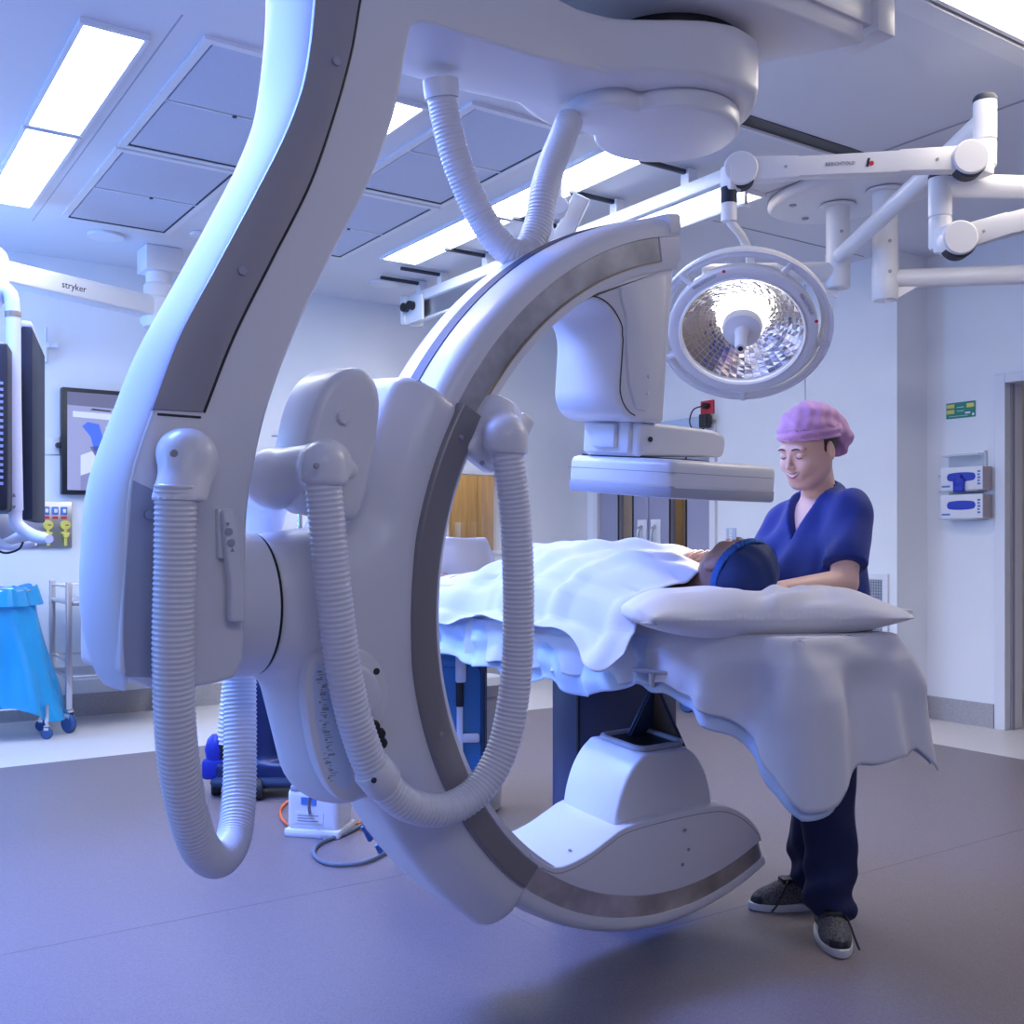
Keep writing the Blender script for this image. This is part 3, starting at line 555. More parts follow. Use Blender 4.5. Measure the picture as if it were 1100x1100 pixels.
# --- detector housing (upper left wall is a hollow fillet into the ring)
def housing_poly(a_left, fil, lip, right, bottom, rc):
    P = [(right, bottom)]
    for t in np.linspace(270, 180, 8): P.append((a_left+rc+rc*math.cos(math.radians(t)), bottom+rc+rc*math.sin(math.radians(t))))
    cy = math.sqrt((lip-fil)**2-(a_left-fil)**2)          # fillet circle inside the ring, left of the wall
    c = (a_left-fil, cy)
    th0 = math.degrees(math.atan2(cy, c[0]))
    for t in np.linspace(0, th0, 10): P.append((c[0]+fil*math.cos(math.radians(t)), c[1]+fil*math.sin(math.radians(t))))
    aR = math.degrees(math.acos(right/lip))
    for t in np.linspace(th0, aR, 10): P.append((lip*math.cos(math.radians(t)), lip*math.sin(math.radians(t))))
    return P
hp = housing_poly(-.335, .105, .858, -.157, .428, .075)
hs = part('detector_housing', prism(hp, .008, .262, .014, 3, CP), 'white', MA, auto=True)
def offs(P, d): # small inward offset of a polygon
    P = np.array(P); c = P.mean(0); return P+(c-P)/np.linalg.norm(c-P, axis=1)[:, None]*d
acc = [(-.19, .80), (-.19, .56), (-.205, .49), (-.235, .455), (-.27, .46), (-.30, .52), (-.315, .60), (-.322, .68), (-.345, .73)]+[( .833*math.cos(math.radians(t)), .833*math.sin(math.radians(t))) for t in np.linspace(115, 104, 6)]
part('access_panel', prism(acc, -.0015, .02, .003, 2, CP), 'white', hs, auto=True)
gp_ = [(a+(.016 if k > 8 else .010), b+(.012 if k < 8 else 0)+(.010 if k > 10 else 0)*min(1, (k-10)/6 if k > 10 else 0)) for k, (a, b) in enumerate(hp[2:19])]; gpth, _ = spline(CP([(a, b, .0075) for a, b in gp_]), 60)
part('seam_line', tube(gpth, .0016, 6), 'dark', hs)
for u in (.545, .502): part('screw', disc(CP([(-.235, u, -.006)])[0], -cN, .006, .006, 12), 'white', hs)
nk = part('detector_bracket', join(prism([(-.222, .337), (.112, .352), (.118, .39), (.112, .415), (.06, .425), (-.2, .43), (-.222, .43)], .03, .25, .012, 3, CP), prism([(-.235, .345), (-.215, .345), (-.215, .43), (-.235, .43)], .06, .24, .006, 2, CP)), 'white', MA, auto=True)
part('bolt_hole', disc(CP([(-.19, .385, .026)])[0], cN, .007, .006, 12), 'dark', nk)
part('slide_guide', CP(np.array([(-.232, .36, .10), (-.245, .36, .10), (-.245, .42, .10), (-.232, .42, .10), (-.232, .36, .19), (-.245, .36, .19), (-.245, .42, .19), (-.232, .42, .19)])) if 0 else tr(box((-.25, .358, .10), (-.23, .424, .19), .008), CP), 'white', nk)
fd = part('flat_detector', tr(box((-.232, .252, -.105), (.182, .335, .30), .02, 3), CP), 'white', MA, auto=True)
part('detector_base_band', tr(box((-.230, .234, -.103), (.180, .268, .298), .008, 2), CP), 'band', fd, auto=True, label='blue grey lower band')
part('seam_line', tr(box((-.2325, .300, -.1055), (.165, .3015, .3005)), CP), 'grey', fd, False)
part('top_gap', tr(box((-.21, .333, .03), (.05, .340, .27)), CP), 'dark', fd, False)
# --- tube housing at the lower end
lo_arc = [(.87*math.cos(math.radians(t)), .87*math.sin(math.radians(t))) for t in np.linspace(294.4, 232, 24)]
top = spline([(-.537, -.66, 0), (-.50, -.69, 0), (-.45, -.717, 0), (-.40, -.717, 0), (-.33, -.700, 0), (-.27, -.675, 0), (-.2, -.652, 0), (-.02, -.645, 0), (.143, -.650, 0), (.22, -.668, 0), (.29, -.705, 0), (.345, -.752, 0), (.372, -.795, 0)], 40)[0][:, :2].tolist()
th_ = part('tube_housing', prism([p for p in lo_arc]+top, -.002, .262, .013, 3, CP), 'white', MA, auto=True)
sm_ = [(p[0], p[1]-.016) for p in top]
part('seam_line', tube(CP([(p[0], p[1], -.0015) for p in sm_[2:-1]]), .0014, 6), 'grey', th_)
for a, u, w in ((-.46, -.712, .05), (-.46, -.712, .20), (-.36, -.708, .05), (.02, -.70, -.004), (.04, -.76, -.004), (.02, -.80, -.004)): part('screw', disc(CP([(a, u+.002, w)])[0], cU if w > 0 else cN, .005, .003, 10), 'grey', th_)
dome = spline([(-.222, -.665, 0), (-.215, -.61, 0), (-.197, -.552, 0), (-.167, -.505, 0), (-.13, -.474, 0)], 16)[0][:, :2].tolist()+spline([(.045, -.474, 0), (.086, -.503, 0), (.129, -.558, 0), (.157, -.623, 0), (.166, -.672, 0)], 16)[0][:, :2].tolist()
cl_ = part('collimator', prism(dome, .028, .25, .010, 3, CP), 'white', MA, auto=True)
def rrect(x0, x1, y0, y1, r, n=5): return [(cx+r*math.cos(math.radians(s+t)), cy+r*math.sin(math.radians(s+t))) for cx, cy, s in ((x1-r, y1-r, 0), (x0+r, y1-r, 90), (x0+r, y0+r, 180), (x1-r, y0+r, 270)) for t in np.linspace(0, 90, n)]
fr = lambda u: (lambda V: CP(np.stack([V[:, 0], u+V[:, 2], V[:, 1]], 1)))
part('window_rim', tube(CP([(x, -.468, y) for x, y in rrect(-.118, .058, .055, .225, .03)]), .010, 8, closed=True), 'band', cl_, label='blue grey rounded rim')
part('exit_window', prism(rrect(-.112, .052, .062, .218, .025), -.006, .001, fn=fr(-.472)), 'black', cl_)
# --- carriage that carries the ring
def f_car(P):
    r = np.hypot(P[:, 0], P[:, 1]); th = np.degrees(np.arctan2(P[:, 1], P[:, 0])) % 360; w = P[:, 2]
    q = np.stack([np.abs(r-.965)-.10+.04, np.abs(w-.135)-.148+.04, r*np.radians(np.maximum(153-th, th-234.3))+.03], 1)
    arc = np.linalg.norm(np.maximum(q, 0), axis=1)+np.minimum(q.max(1), 0)-.04
    ch = (r-.932)*.55-(w+.022)*.83                        # near facet, sloping back from the clamp strip
    arc = smax(arc, ((r-.985)*.62-(w+.008)*.78)*.9, .015)
    hub = cap(P, (-1.225, -.03, .13), (-1.02, -.03, .13), .150, .175)
    hub = smax(hub, -1.239-P[:, 0], .006)
    keel = sm(cap(P, (-1.10, -.10, .13), (-1.03, -.36, .13), .132, .125), rb(P, (-1.03, -.30, .12), (.09, .16, .13), .06, rot('Z', 14)), .05)
    d = sm(arc, hub, .07); d = sm(d, keel, .05)
    return np.maximum(d, .866-r)
def c2d(pts, w): return [tuple((P_-cC)@np.stack([cE, cU], 1)) for P_ in [cpx(x, y, w) for x, y in pts]]
def c3(px, py, w): q = (cpx(px, py, w)-cC); return (q@cE, q@cU, w)
car = part('carriage', csculpt(lambda P: smax(f_car(P), -.016-P[:, 2], .02), (-1.32, -.95, -.06), (-.45, .6, .32), .0105), 'white', MA)
part('clamp_strip', arcsweep(rsec(.866, .932, -.026, .02, .008), 152.6, 232.6, 80), 'clamp', car, auto=True, label='warm grey metal clamp strip')
for t in (157, 201): part('bolt', disc(CP([(.90*math.cos(math.radians(t)), .90*math.sin(math.radians(t)), -.024)])[0], cN, .006, .005, 10), 'steel', car)
part('screw_hole', disc(cpx(449, 414, .034), cN*.78-cE*.55+cU*.3, .011, .006, 14), 'band', car)
T_ = np.linspace(0, 2*pi, 40, endpoint=False)
part('round_cap', prism(c2d([(383+34*math.cos(t), 747+50*math.sin(t)) for t in T_], -.02), .03, -.022, .006, 3, CP), 'white', car)
part('round_boss', prism(c2d([(382+26*math.cos(t), 745+31*math.sin(t)) for t in T_], -.03), .0, -.038, .010, 3, CP), 'white', car)
part('screw_hole', disc(cpx(404, 721, -.021), cN, .0075, .004, 12), 'dark', car)
part('cable_gland', join(*[lathe([(.010, 0), (.014, .006), (.014, .016), (.010, .022)], CP([p])[0], cN+cE*.3, 12) for p in (c3(397, 779, -.012), c3(403, 787, -.014), c3(405, 797, -.012))]), 'black', car)
lb = c2d([(347, 698), (334, 710), (328, 740), (332, 780), (341, 820), (355, 849), (372, 862), (388, 850), (384, 800), (376, 740), (367, 703)], -.02) if 1 else [(-1.150, -.10), (-1.125, -.105), (-1.10, -.14), (-1.085, -.22), (-1.06, -.33), (-1.03, -.43), (-1.05, -.455), (-1.085, -.43), (-1.125, -.33), (-1.148, -.22), (-1.158, -.14)]
lb = spline([(a, b, 0) for a, b in lb+lb[:1]], 40)[0][:-1, :2].tolist()
lp = part('label_plate', prism(lb, -.021, .02, .006, 2, CP), 'white', car)
lb2 = c2d([(341, 712), (336, 728), (339, 775), (348, 818), (360, 843), (372, 850), (378, 835), (370, 790), (362, 740), (356, 715)], -.022) if 1 else [(-1.143, -.145), (-1.108, -.15), (-1.092, -.24), (-1.068, -.34), (-1.045, -.42), (-1.075, -.42), (-1.115, -.33), (-1.138, -.22)]
ls = part('printed_label', prism(lb2, -.0222, -.018, 0, fn=CP), 'label', lp, False)
rn = random.Random(3); marks = []
for k in range(44):
    py = 722+120*k/44; pxl = 337+.0022*(py-715)**1.9*.55; al, u = c2d([(pxl, py)], -.022)[0]; x = al+rn.uniform(.004, .02)
    marks.append(tr(box((x, u-.0022, -.0232), (x+rn.uniform(.004, .016), u+(-.0005 if k % 3 else .002), -.0221)), CP))
part('printed_mark', join(*marks), 'grey', ls, False, kind='stuff')
part('grip_slot', tr(cbox((-1.005, -.35, -.006), (.014, .075, .01), .008, rot('Z', 20)), CP), 'navyblack', car)
def onr(px, py, r):                                     # point of the view on the round back of the carriage
    for w in np.linspace(0, .27, 55):
        p = cpx(px, py, w); q = (p-cC)@np.stack([cE, cU], 1)
        if np.hypot(*q) < r: return p, cE*q[0]/r+cU*q[1]/r
    return p, cE*q[0]/r+cU*q[1]/r
for (x0_, y0_, x1_, y1_) in ((389, 888, 398, 902), (404, 908, 409, 915)):
    (p0, n0), (p1, n1) = onr(x0_, y0_, 1.064), onr(x1_, y1_, 1.064); part('maker_mark', tube([p0, p1], [.004, .008], 6), 'print', car)
# ear cover with the double elbow
earp = spline([(x, y, 0) for x, y in c2d([(325, 520), (329, 485), (339, 440), (352, 412), (369, 398), (388, 395), (402, 404), (410, 425), (409, 455), (401, 505), (391, 545)], -.035)], 40)[0][:, :2].tolist()+c2d([(385, 562), (340, 556)], -.035)
ear = part('cover_cap', prism(earp, -.038, .13, .022, 4, CP), 'white', MA, auto=True)
part('screw_cap', disc(CP([(-1.135, .375, -.042)])[0], cN, .013, .010, 14), 'white', ear)
def f_elb(P):
    A_, B_ = c3(296, 514, .12), c3(351, 499, -.06)
    d = cap(P, A_, B_, .060, .050)
    d = sm(d, cap(P, A_, c3(287, 527, .29), .060, .052), .03)
    d = sm(d, cap(P, c3(287, 527, .29), c3(281, 568, .30), .052, .047), .02)
    col = cap(P, c3(348, 499, -.09), c3(347, 545, -.096), .047, .047)
    col = smax(col, (c3(347, 521, -.096)[1]-P[:, 1]), .004)
    d = sm(d, col, .02)
    return sm(d, cap(P, c3(352, 497, -.05), c3(380, 507, -.015), .040, .018), .02)
elb = part('hose_elbow', csculpt(f_elb, (-1.34, .1, -.19), (-1.0, .42, .4), .008), 'white', MA)
part('screw_hole', disc(cpx(339, 501, -.142), cN+cU*.35, .006, .006, 10), 'grey', elb)
# elbow on the ring
def f_el2(P):
    bc_ = c3(526, 466, .0); d = rb(P, bc_, (.055, .078, .032), .015, rot('Z', -30))
    d = sm(d, rb(P, c3(555, 462, .01), (.022, .040, .03), .01, rot('Z', -30)), .015)
    d = sm(d, cap(P, c3(538, 452, -.02), c3(543, 470, -.088), .048, .048), .025)
    col = smax(cap(P, c3(543, 470, -.088), c3(548, 520, -.096), .048, .048), c3(545, 487, -.096)[1]-P[:, 1], .004)
    return sm(d, col, .01)
el2 = part('hose_elbow', csculpt(f_el2, (-.9, .2, -.17), (-.6, .52, .08), .007), 'white', MA)
for p in (c3(517, 497, -.034), c3(541, 444, -.062)): part('screw_hole', disc(CP([p])[0], cN, .006, .006, 10), 'grey', el2)
def lpx(px, py, w):
    o = np.array([0, 0, HC]); b = cC-w*cNH; r = at(px, py, 1)-o; P_ = o+r*(((b-o)@cNH)/(r@cNH)); return ((P_-cC)@cE, P_[2])
# --- upright L-arm with the horizontal arm and the swivel drum
out = [(-1.165, 2.40), (-1.17, 2.317), (-1.191, 2.158), (-1.232, 2.034), (-1.302, 1.888), (-1.379, 1.737), (-1.452, 1.593), (-1.505, 1.448), (-1.548, 1.308), (-1.560, 1.137), (-1.565, 1.035), (-1.565, .96)]
inn = [(-.80, 2.355), (-.905, 2.352), (-.94, 2.335), (-.955, 2.263), (-.981, 2.134), (-1.039, 1.980), (-1.106, 1.849), (-1.181, 1.702), (-1.243, 1.562), (-1.283, 1.447), (-1.308, 1.334), (-1.320, 1.242), (-1.324, 1.077), (-1.328, .970)]
smooth2 = lambda p, n: spline([(a, b, 0) for a, b in p], n)[0][:, :2].tolist()
up = [(-.10, 2.43), (-.25, 2.405), (-.40, 2.382), (-.6, 2.362)]
topl = [(-1.165, 2.48), (-1.12, 2.56), (-1.02, 2.60), (-.8, 2.58), (-.52, 2.525), (-.40, 2.525), (-.27, 2.545), (-.10, 2.56)]
poly = smooth2(out, 40)[::-1]+smooth2([(-1.165, 2.42)]+topl, 24)+smooth2(up, 8)+smooth2(inn, 44)+[(-1.345, .935), (-1.40, .925), (-1.50, .925)]
la = part('l_arm', prism(poly, -.03, .235, .009, 3, LP), 'white', MA, auto=True)
# rounded foam skin on the outer side, ends in a point at the bottom
o2 = smooth2([(-1.15, 2.55)]+out[1:-2]+[(-1.562, 1.06), (-1.558, .99), (-1.552, .925)], 60)
def skinpt(u, v):
    i = min(int(u*59), 58); t = u*59-i; p = np.array(o2[i])*(1-t)+np.array(o2[i+1])*t
    q = np.array(o2[min(i+1, 59)])-np.array(o2[max(i-1, 0)]); q /= np.linalg.norm(q); nrm = np.array([q[1], -q[0]]); 
    if nrm[0] > 0: nrm = -nrm
    z = p[1]; bul = .03+.012*max(0, 1-abs(z-1.15)/.5); hw = .1325; tp_ = 1
    if z < 1.16: tp_ = math.sqrt(max(0, 1-((1.16-z)/.236)**2.4)); hw *= .45+.55*tp_; bul *= tp_
    A = math.pi*(v-.5); w = .1025-.05*(1-tp_)+hw*math.sin(A)*1.0; d = bul*math.cos(A)-.012*tp_
    p = p+nrm*d; return LP([(p[0], p[1], w)])[0]
part('outer_skin', grid(skinpt, 90, 14), 'soft', la, label='pale foam skin along the outer side')
gapl = [(-1.05, 2.44), (-1.072, 2.347), (-1.095, 2.223), (-1.138, 2.075), (-1.191, 1.929), (-1.273, 1.764), (-1.351, 1.605), (-1.412, 1.450)]
pan = smooth2([(a-.004, b) for a, b in [(-1.165, 2.44)]+out[1:8]], 40)+smooth2(gapl, 40)[::-1]
part('side_panel', prism(pan, -.0345, -.02, .002, 2, LP), 'grey', la, auto=True, label='dark grey side panel with screws')
part('panel_gap', tube(LP([(a+.003, b, -.0305) for a, b in smooth2(gapl, 50)]), .0035, 6), 'black', la)
low = smooth2([(-1.492, 1.440), (-1.515, 1.36), (-1.537, 1.29)], 8)+[(-1.49, 1.265)]+smooth2([(-1.478, 1.22), (-1.48, 1.10), (-1.487, .99)], 10)+[(-1.40, .975), (-1.37, 1.0), (-1.37, 1.44)]
part('lower_seam', tube(LP([(a, b, -.0305) for a, b in ((-1.498, 1.440), (-1.415, 1.440))]), .0025, 6), 'dark', la)
part('lower_panel', prism(smooth2([(-1.543, 1.315), (-1.557, 1.137), (-1.561, 1.03), (-1.556, .955)], 14)+[(-1.47, .945), (-1.462, 1.1), (-1.475, 1.27), (-1.50, 1.295)], -.0325, -.02, .001, 1, LP), 'band', la, auto=True)
for a, z in [lpx(361, 66, -.036), lpx(260, 291, -.036), lpx(160, 553, -.036)]: part('screw_cap', disc(LP([(a, z, -.034)])[0], cNH, .009, .006, 14), 'band', la)
def f_drum(P):
    a, z, w = P[:, 0], P[:, 1], P[:, 2]
    bx = np.maximum(np.maximum(np.abs(w-.1025)-.1312, a), -.9-a); ci = sm(np.hypot(a, w-.115)-.245, np.hypot(a+.19, w-.195)-.160, .03)
    d2 = sm(bx, ci, .22); zb = np.interp(a, [-.9, -.6, -.4, -.25, -.1, 0], [2.353, 2.364, 2.384, 2.402, 2.408, 2.408]); zt = np.interp(a, [-.9, -.7, -.52, -.4, -.27, -.1, 0], [2.57, 2.545, 2.524, 2.524, 2.545, 2.565, 2.575])
    return smax(d2, np.maximum(zb-z, z-zt), .03)
g = sculpt(f_drum, (-.92, 2.3, -.2), (.3, 2.62, .42), .009)
dr = part('swivel_drum', (LP(g[0]), g[1]), 'white', MA)
part('bearing_gap', tr(prism([(.215*math.cos(t), .215*math.sin(t)) for t in np.linspace(0, 2*pi, 48, endpoint=False)], 2.57, 2.60), lambda V: LP(np.stack([V[:, 0], V[:, 2], V[:, 1]+.115], 1))), 'black', dr)
th1 = np.linspace(0, 2*pi, 90, endpoint=False); cl2 = []
for t in th1:
    d = np.array([math.cos(t), math.sin(t)]); r1 = .205
    # ray from the drum centre to the union of two circles
    c2 = np.array([-.215, .02]); b = d@c2; q = b*b-(c2@c2-.105**2); r2 = b+math.sqrt(q) if q > 0 and b > 0 else 0
    cl2.append(d*max(r1, r2))
part('drum_cover', tr(prism(cl2, 2.352, 2.412, .018, 4), lambda V: LP(np.stack([V[:, 0]+.0, V[:, 2], V[:, 1]+.115], 1))), 'white', dr, auto=True, label='cloud shaped white cover disc')
# ceiling carriage
cg = part('ceiling_carriage', join(prism([(1.3, 1.9), (2.48, 1.89), (2.30, 2.19), (2.2, 2.5), (1.3, 2.5)], 2.60, 2.72, .012), box((1.4, 1.95, 2.72), (2.25, 2.45, CZ), .01)), 'white', MA, auto=True)
part('side_beam', box((1.5, 1.88, 2.655), (2.50, 1.99, 2.75), .006), 'white', cg); part('beam_cap', box((2.50, 1.86, 2.635), (2.575, 2.0, 2.74), .004), 'white', cg)
part('upper_beam', box((1.5, 1.80, 2.755), (2.46, 1.875, 2.84), .006), 'white', cg); part('bolt', disc((2.455, 1.795, 2.80), (0, -1, 0), .016, .012, 12), 'steel', cg)
# control handle
bar = [lpx(x, y, -.06) for x, y in ((238, 548), (251, 548), (256, 585), (261, 620), (262, 668), (246, 668), (246, 625), (241, 590))]
hd = part('control_handle', prism([lpx(x, y, -.04) for x, y in ((233, 546), (252, 546), (252, 600), (234, 600))], -.046, -.028, .004, 2, LP), 'white', MA, auto=True)
part('grip', prism(bar, -.070, -.044, .007, 3, LP), 'white', hd, auto=True)
part('grip_foot', prism([lpx(x, y, -.04) for x, y in ((247, 650), (261, 650), (261, 667), (247, 667))], -.05, -.028, .004, 2, LP), 'white', hd)
bz = [lpx(245.5, 571, -.07), lpx(248, 583, -.07)]
for a, z in bz: part('button', disc(LP([(a, z, -.069)])[0], cNH, .0075, .005, 16), 'steel', hd)
for (a, z), s in ((lpx(244.5, 563, -.07), 1), (lpx(249.5, 591, -.07), -1)): part('arrow_mark', prism([(-.004, .003*s), (.004, .003*s), (0, -.005*s)], 0, .001, fn=lambda V: LP(np.stack([a+V[:, 0], z+V[:, 1], -.0702-V[:, 2]], 1))), 'grey', hd, False)
# flange between L-arm and carriage
part('hub_flange', lathe([(.14, 0), (.152, .004), (.153, .085), (.147, .088)], CP([(-1.33, -.03, .13)])[0], cE, 48), 'white', MA)
part('hub_gap', lathe([(.1512, 0), (.1512, .005)], CP([(-1.2435, -.03, .13)])[0], cE, 64), 'black', MA)
# hoses
HR = .0375
q0 = cpx(189, 545, -.10)
hs1 = [cpx(*p) for p in ((189, 520, -.10), (188, 600, -.10), (186, 700, -.10), (189, 790, -.09), (199, 860, -.06), (215, 910, -.01), (235, 923, .06), (251, 900, .14), (257, 850, .21), (258, 790, .26), (258, 730, .30), (260, 680, .31), (268, 620, .31), (280, 565, .30))]
part('ribbed_hose', ribbed(hs1, .0385, .0098, .0024), 'hose', MA)
def f_e1(P):
    c = LP([(-1.458, 1.365, -.055)])[0]; c1 = LP([(-1.46, 1.36, -.085)])[0]; b = cpx(189, 538, -.10)
    d = cap(P, c, c1, .050, .052); return smax(sm(d, cap(P, c1+np.array([0, 0, -.02]), b-[0, 0, .02], .047, .048), .02), (b[2]-.0)-P[:, 2], .004)
c = LP([(-1.46, 1.33, -.07)])[0]
e1 = part('hose_elbow', sculpt(f_e1, c-.2, c+.2, .007), 'white', MA)
part('screw_hole', disc(cpx(186, 487, -.150), cNH, .007, .006, 10), 'grey', e1)
hs2 = [cpx(*p) for p in ((346, 510, -.095), (352, 570, -.10), (360, 650, -.105), (371, 730, -.105), (386, 790, -.105), (406, 835, -.105), (438, 864, -.105), (480, 869, -.105), (516, 846, -.105), (541, 800, -.105), (554, 730, -.105), (557, 650, -.105), (554, 560, -.10), (547, 500, -.096), (544, 474, -.092))]
part('ribbed_hose', ribbed(hs2, .0375, .0108, .0024), 'hose', MA)
k0, k1 = cpx(398, 824, -.105), cpx(413, 842, -.105)
cf = part('hose_cuff', tube([k0, k0*.9+k1*.1, k0*.1+k1*.9, k1], [.040, .0425, .0425, .040], 24), 'white', MA); part('screw_hole', disc(cpx(401, 838, -.152), cNH, .006, .005, 10), 'dark', cf)
vz = [cpx(474, 88, .27), cpx(477, 118, .27), cpx(490, 172, .26), cpx(513, 226, .25), cpx(539, 264, .23), cpx(563, 272, .21), cpx(578, 242, .21), cpx(584, 208, .22), cpx(593, 176, .25), cpx(603, 152, .27), cpx(612, 128, .29)]
part('ribbed_hose', ribbed(vz, .038, .0095, .0024), 'hose', MA)
part('hose_socket', tube([cpx(473, 86, .27), cpx(474, 96, .27), cpx(475, 106, .27)], [.044, .044, .042], 20), 'white', MA)

# ================================================================== table, bedding
TX = 2.06; TZ = .955
tb = thing('operating_table', 'patient table on a dark pedestal, covered by white sheets', 'table', (TX, 2.9, 0))
part('table_top', box((1.86, 1.60, TZ-.06), (2.185, 4.4, TZ), .02), 'white', tb)
ped0 = at(621, 583, 3.30)
pd = part('pedestal', box((ped0[0], ped0[1], .02), (ped0[0]+.42, ped0[1]+.14, .80), .008), 'pedestal', tb, auto=True)
part('pedestal_seam', box((ped0[0]-.002, ped0[1]-.002, .03), (ped0[0]+.006, ped0[1]+.006, .79)), 'black', pd, False)
part('base_plate', box((ped0[0]+.0, ped0[1]+.0, 0), (ped0[0]+.45, ped0[1]+.3, .03), .01), 'pedestal', tb)
part('column_head', box((ped0[0]+.03, ped0[1]+.03, .8), (ped0[0]+.4, ped0[1]+.12, TZ-.06)), 'pedestal', tb)
part('side_rail', box((1.835, 1.9, TZ-.05), (1.86, 4.3, TZ-.02), .004), 'steel', tb)
# little tray and the folded triangular shield below it
tc = at(701, 721, 2.68)
ty = part('accessory_tray', tr(cbox((0, 0, 0), (.03, .052, .005), .004), lambda V: tc+V@rot('Z', 48).T@rot('Y', 6).T), 'band', tb, label='small blue grey tray blade')
part('tray_pin', rod(tc-[0, 0, .04], tc, .008), 'steel', ty)
ap = at(703, 731, 3.04)
def tri(p0, p1, p2, t=.008):
    p0, p1, p2 = [np.array(p) for p in (p0, p1, p2)]; n = np.cross(p1-p0, p2-p0); n /= np.linalg.norm(n); V = np.array([p0, p1, p2, p0+n*t, p1+n*t, p2+n*t])
    return V, [[0, 1, 2], [5, 4, 3], [0, 1, 4, 3], [1, 2, 5, 4], [2, 0, 3, 5]]
b0, b1, b2 = at(663, 815, 3.10), at(699, 815, 3.22), at(742, 818, 3.10)
fl = part('shield_flap', tri(ap, b0, b1), 'vinyldk', tb, False, label='dark triangular flap under the tray'); part('shield_flap', tri(ap, b1, b2), 'brown', tb, False, label='brown triangular flap under the tray')
part('flap_edge', join(tube([ap, b0], .005, 6), tube([ap, b2], .005, 6)), 'vinyldk', tb); part('flap_hook', rod(ap, tc-[0, 0, .02], .008), 'black', tb)

rs = np.random.RandomState(5)
def fbm(x, y, f=1.0):
    return (math.sin(1.7*f*x+2.1*f*y+.3)+.6*math.sin(3.9*f*x-2.7*f*y+1.7)+.4*math.sin(6.3*f*x+5.1*f*y+.9))/2
# lower drape that hangs all round the head end (perimeter sheet with pointed corners)
XL, XR, Y0 = 1.855, 2.19, 1.59
def perim(s):                                           # s metres along the edge, 0 at the left side
    a = 1.35; rc = .05
    if s < a: return np.array([XL, Y0+a-s]), np.array([-1, 0.]), 0
    s -= a; wdt = XR-XL
    if s < .10: t = s/.10*pi/2; return np.array([XL, Y0]), np.array([-math.cos(t), -math.sin(t)]), math.sin(2*t)
    s -= .10
    if s < wdt: return np.array([XL+s, Y0]), np.array([0, -1.]), 0
    s -= wdt
    if s < .10: t = s/.10*pi/2; return np.array([XR, Y0]), np.array([math.sin(t), -math.cos(t)]), math.sin(2*t)
    s -= .10
    return np.array([XR, Y0+s]), np.array([1, 0.]), 0
PL = 1.35+.10+(XR-XL)+.10+1.0
hemx = np.array([0, .45, .80, .95, 1.10, 1.25, 1.35, 1.40, 1.45, 1.52, 1.60, 1.70, 1.785, 1.835, 1.885, 2.10, 2.5, PL])
def make_drape(hemz, amp, seed, top_in, gap, flare):
    def fn(u, v):
        s = u*PL; p, n, cr = perim(s); hz = np.interp(s, hemx, hemz)
        if v < .3:
            k = v/.3; q = p-n*(1-k)*top_in; z = TZ+.012+gap+.004*fbm(q[0]*6, q[1]*6)*k
            if abs(n[0]) == 1 : pass
            q = np.array([min(max(q[0], XL), XR), max(q[1], Y0)]) if k < 1 else q
            return (q[0], q[1], z)
        k = (v-.3)/.7; z = TZ+.012+gap-(TZ+.012+gap-hz)*k
        drop = TZ-z
        fan = .034*min(1, drop/.10)*(math.sin(2.6*(s-1.40)/(max(drop, 0)+.09)+seed)*math.exp(-((s-1.40)/.30)**2)+math.sin(2.4*(s-1.835)/(max(drop, 0)+.09)+seed*1.7)*math.exp(-((s-1.835)/.22)**2))
        fold = fan+amp*min(1, drop/.12)*(1.2*(.6-abs(math.sin(s*10.5+seed+.9*drop)))+.5*math.sin(s*33+seed*2.1+drop*5))*(.5+.5*k)
        out = gap+.010+.014*min(1, drop/.03)+fold+flare*drop+.03*cr*drop
        q = p+n*max(out, .004+gap*.5)
        return (q[0], q[1], z+.004*math.sin(s*60+seed)*k)
    return fn
hem1 = [.83, .83, .83, .845, .805, .745, .68, .622, .635, .675, .695, .705, .71, .655, .69, .70, .72, .75]
lowh = [.83, .83, .83, .815, .765, .70, .635, .60, .62, .67, .69, .70, .705, .67, .69, .70, .72, .75]
def drape_obj(name, fn, m, label):
    o = single(name, grid(fn, 300, 46), m, label, 'sheet', auto=False)
    so_ = o.modifiers.new('thickness', 'SOLIDIFY'); so_.thickness = .003; return o
# pale crumpled sheet along the near side of the table
def lowsheet(u, v):
    y = 1.95+2.4*u; hz = .80+.018*math.sin(y*9)+.012*math.sin(y*23+1)-.045*math.exp(-((y-2.28)/.13)**2)+.055*math.exp(-((y-2.06)/.07)**2)
    if v < .25:
        k = v/.25; return (2.2-(2.2-1.845)*k, y, TZ+.006+.004*fbm(k*3, y*5))
    k = (v-.25)/.75; z = TZ+.004-(TZ-hz)*k
    fo = .014*math.sin(y*31+2*k)+.010*math.sin(y*57+1.3+3*k)+.010*math.sin(k*9+y*6)
    e_ = min(1, max(0, (y-1.96)/.12)); return (1.845+.012*(1-e_)-(.022+.03*k+fo*min(1, k*2.2))*e_, y, z)
o = single('under_sheet', grid(lowsheet, 260, 34), 'sheet2', 'pale blue crumpled under sheet hanging along the near side of the table', 'sheet', auto=False)
o.modifiers.new('thickness', 'SOLIDIFY').thickness = .003
drape_obj('end_drape', make_drape([z+.0 for z in hem1], .027, .8, .18, .014, .09), 'sheet', 'white sheet draped over the head end of the table with hanging corner points')
drape_obj('end_drape', make_drape(lowh, .027, .8, .10, .001, .085), 'sheet2', 'pale blue second sheet showing under the hem of the head end drape')
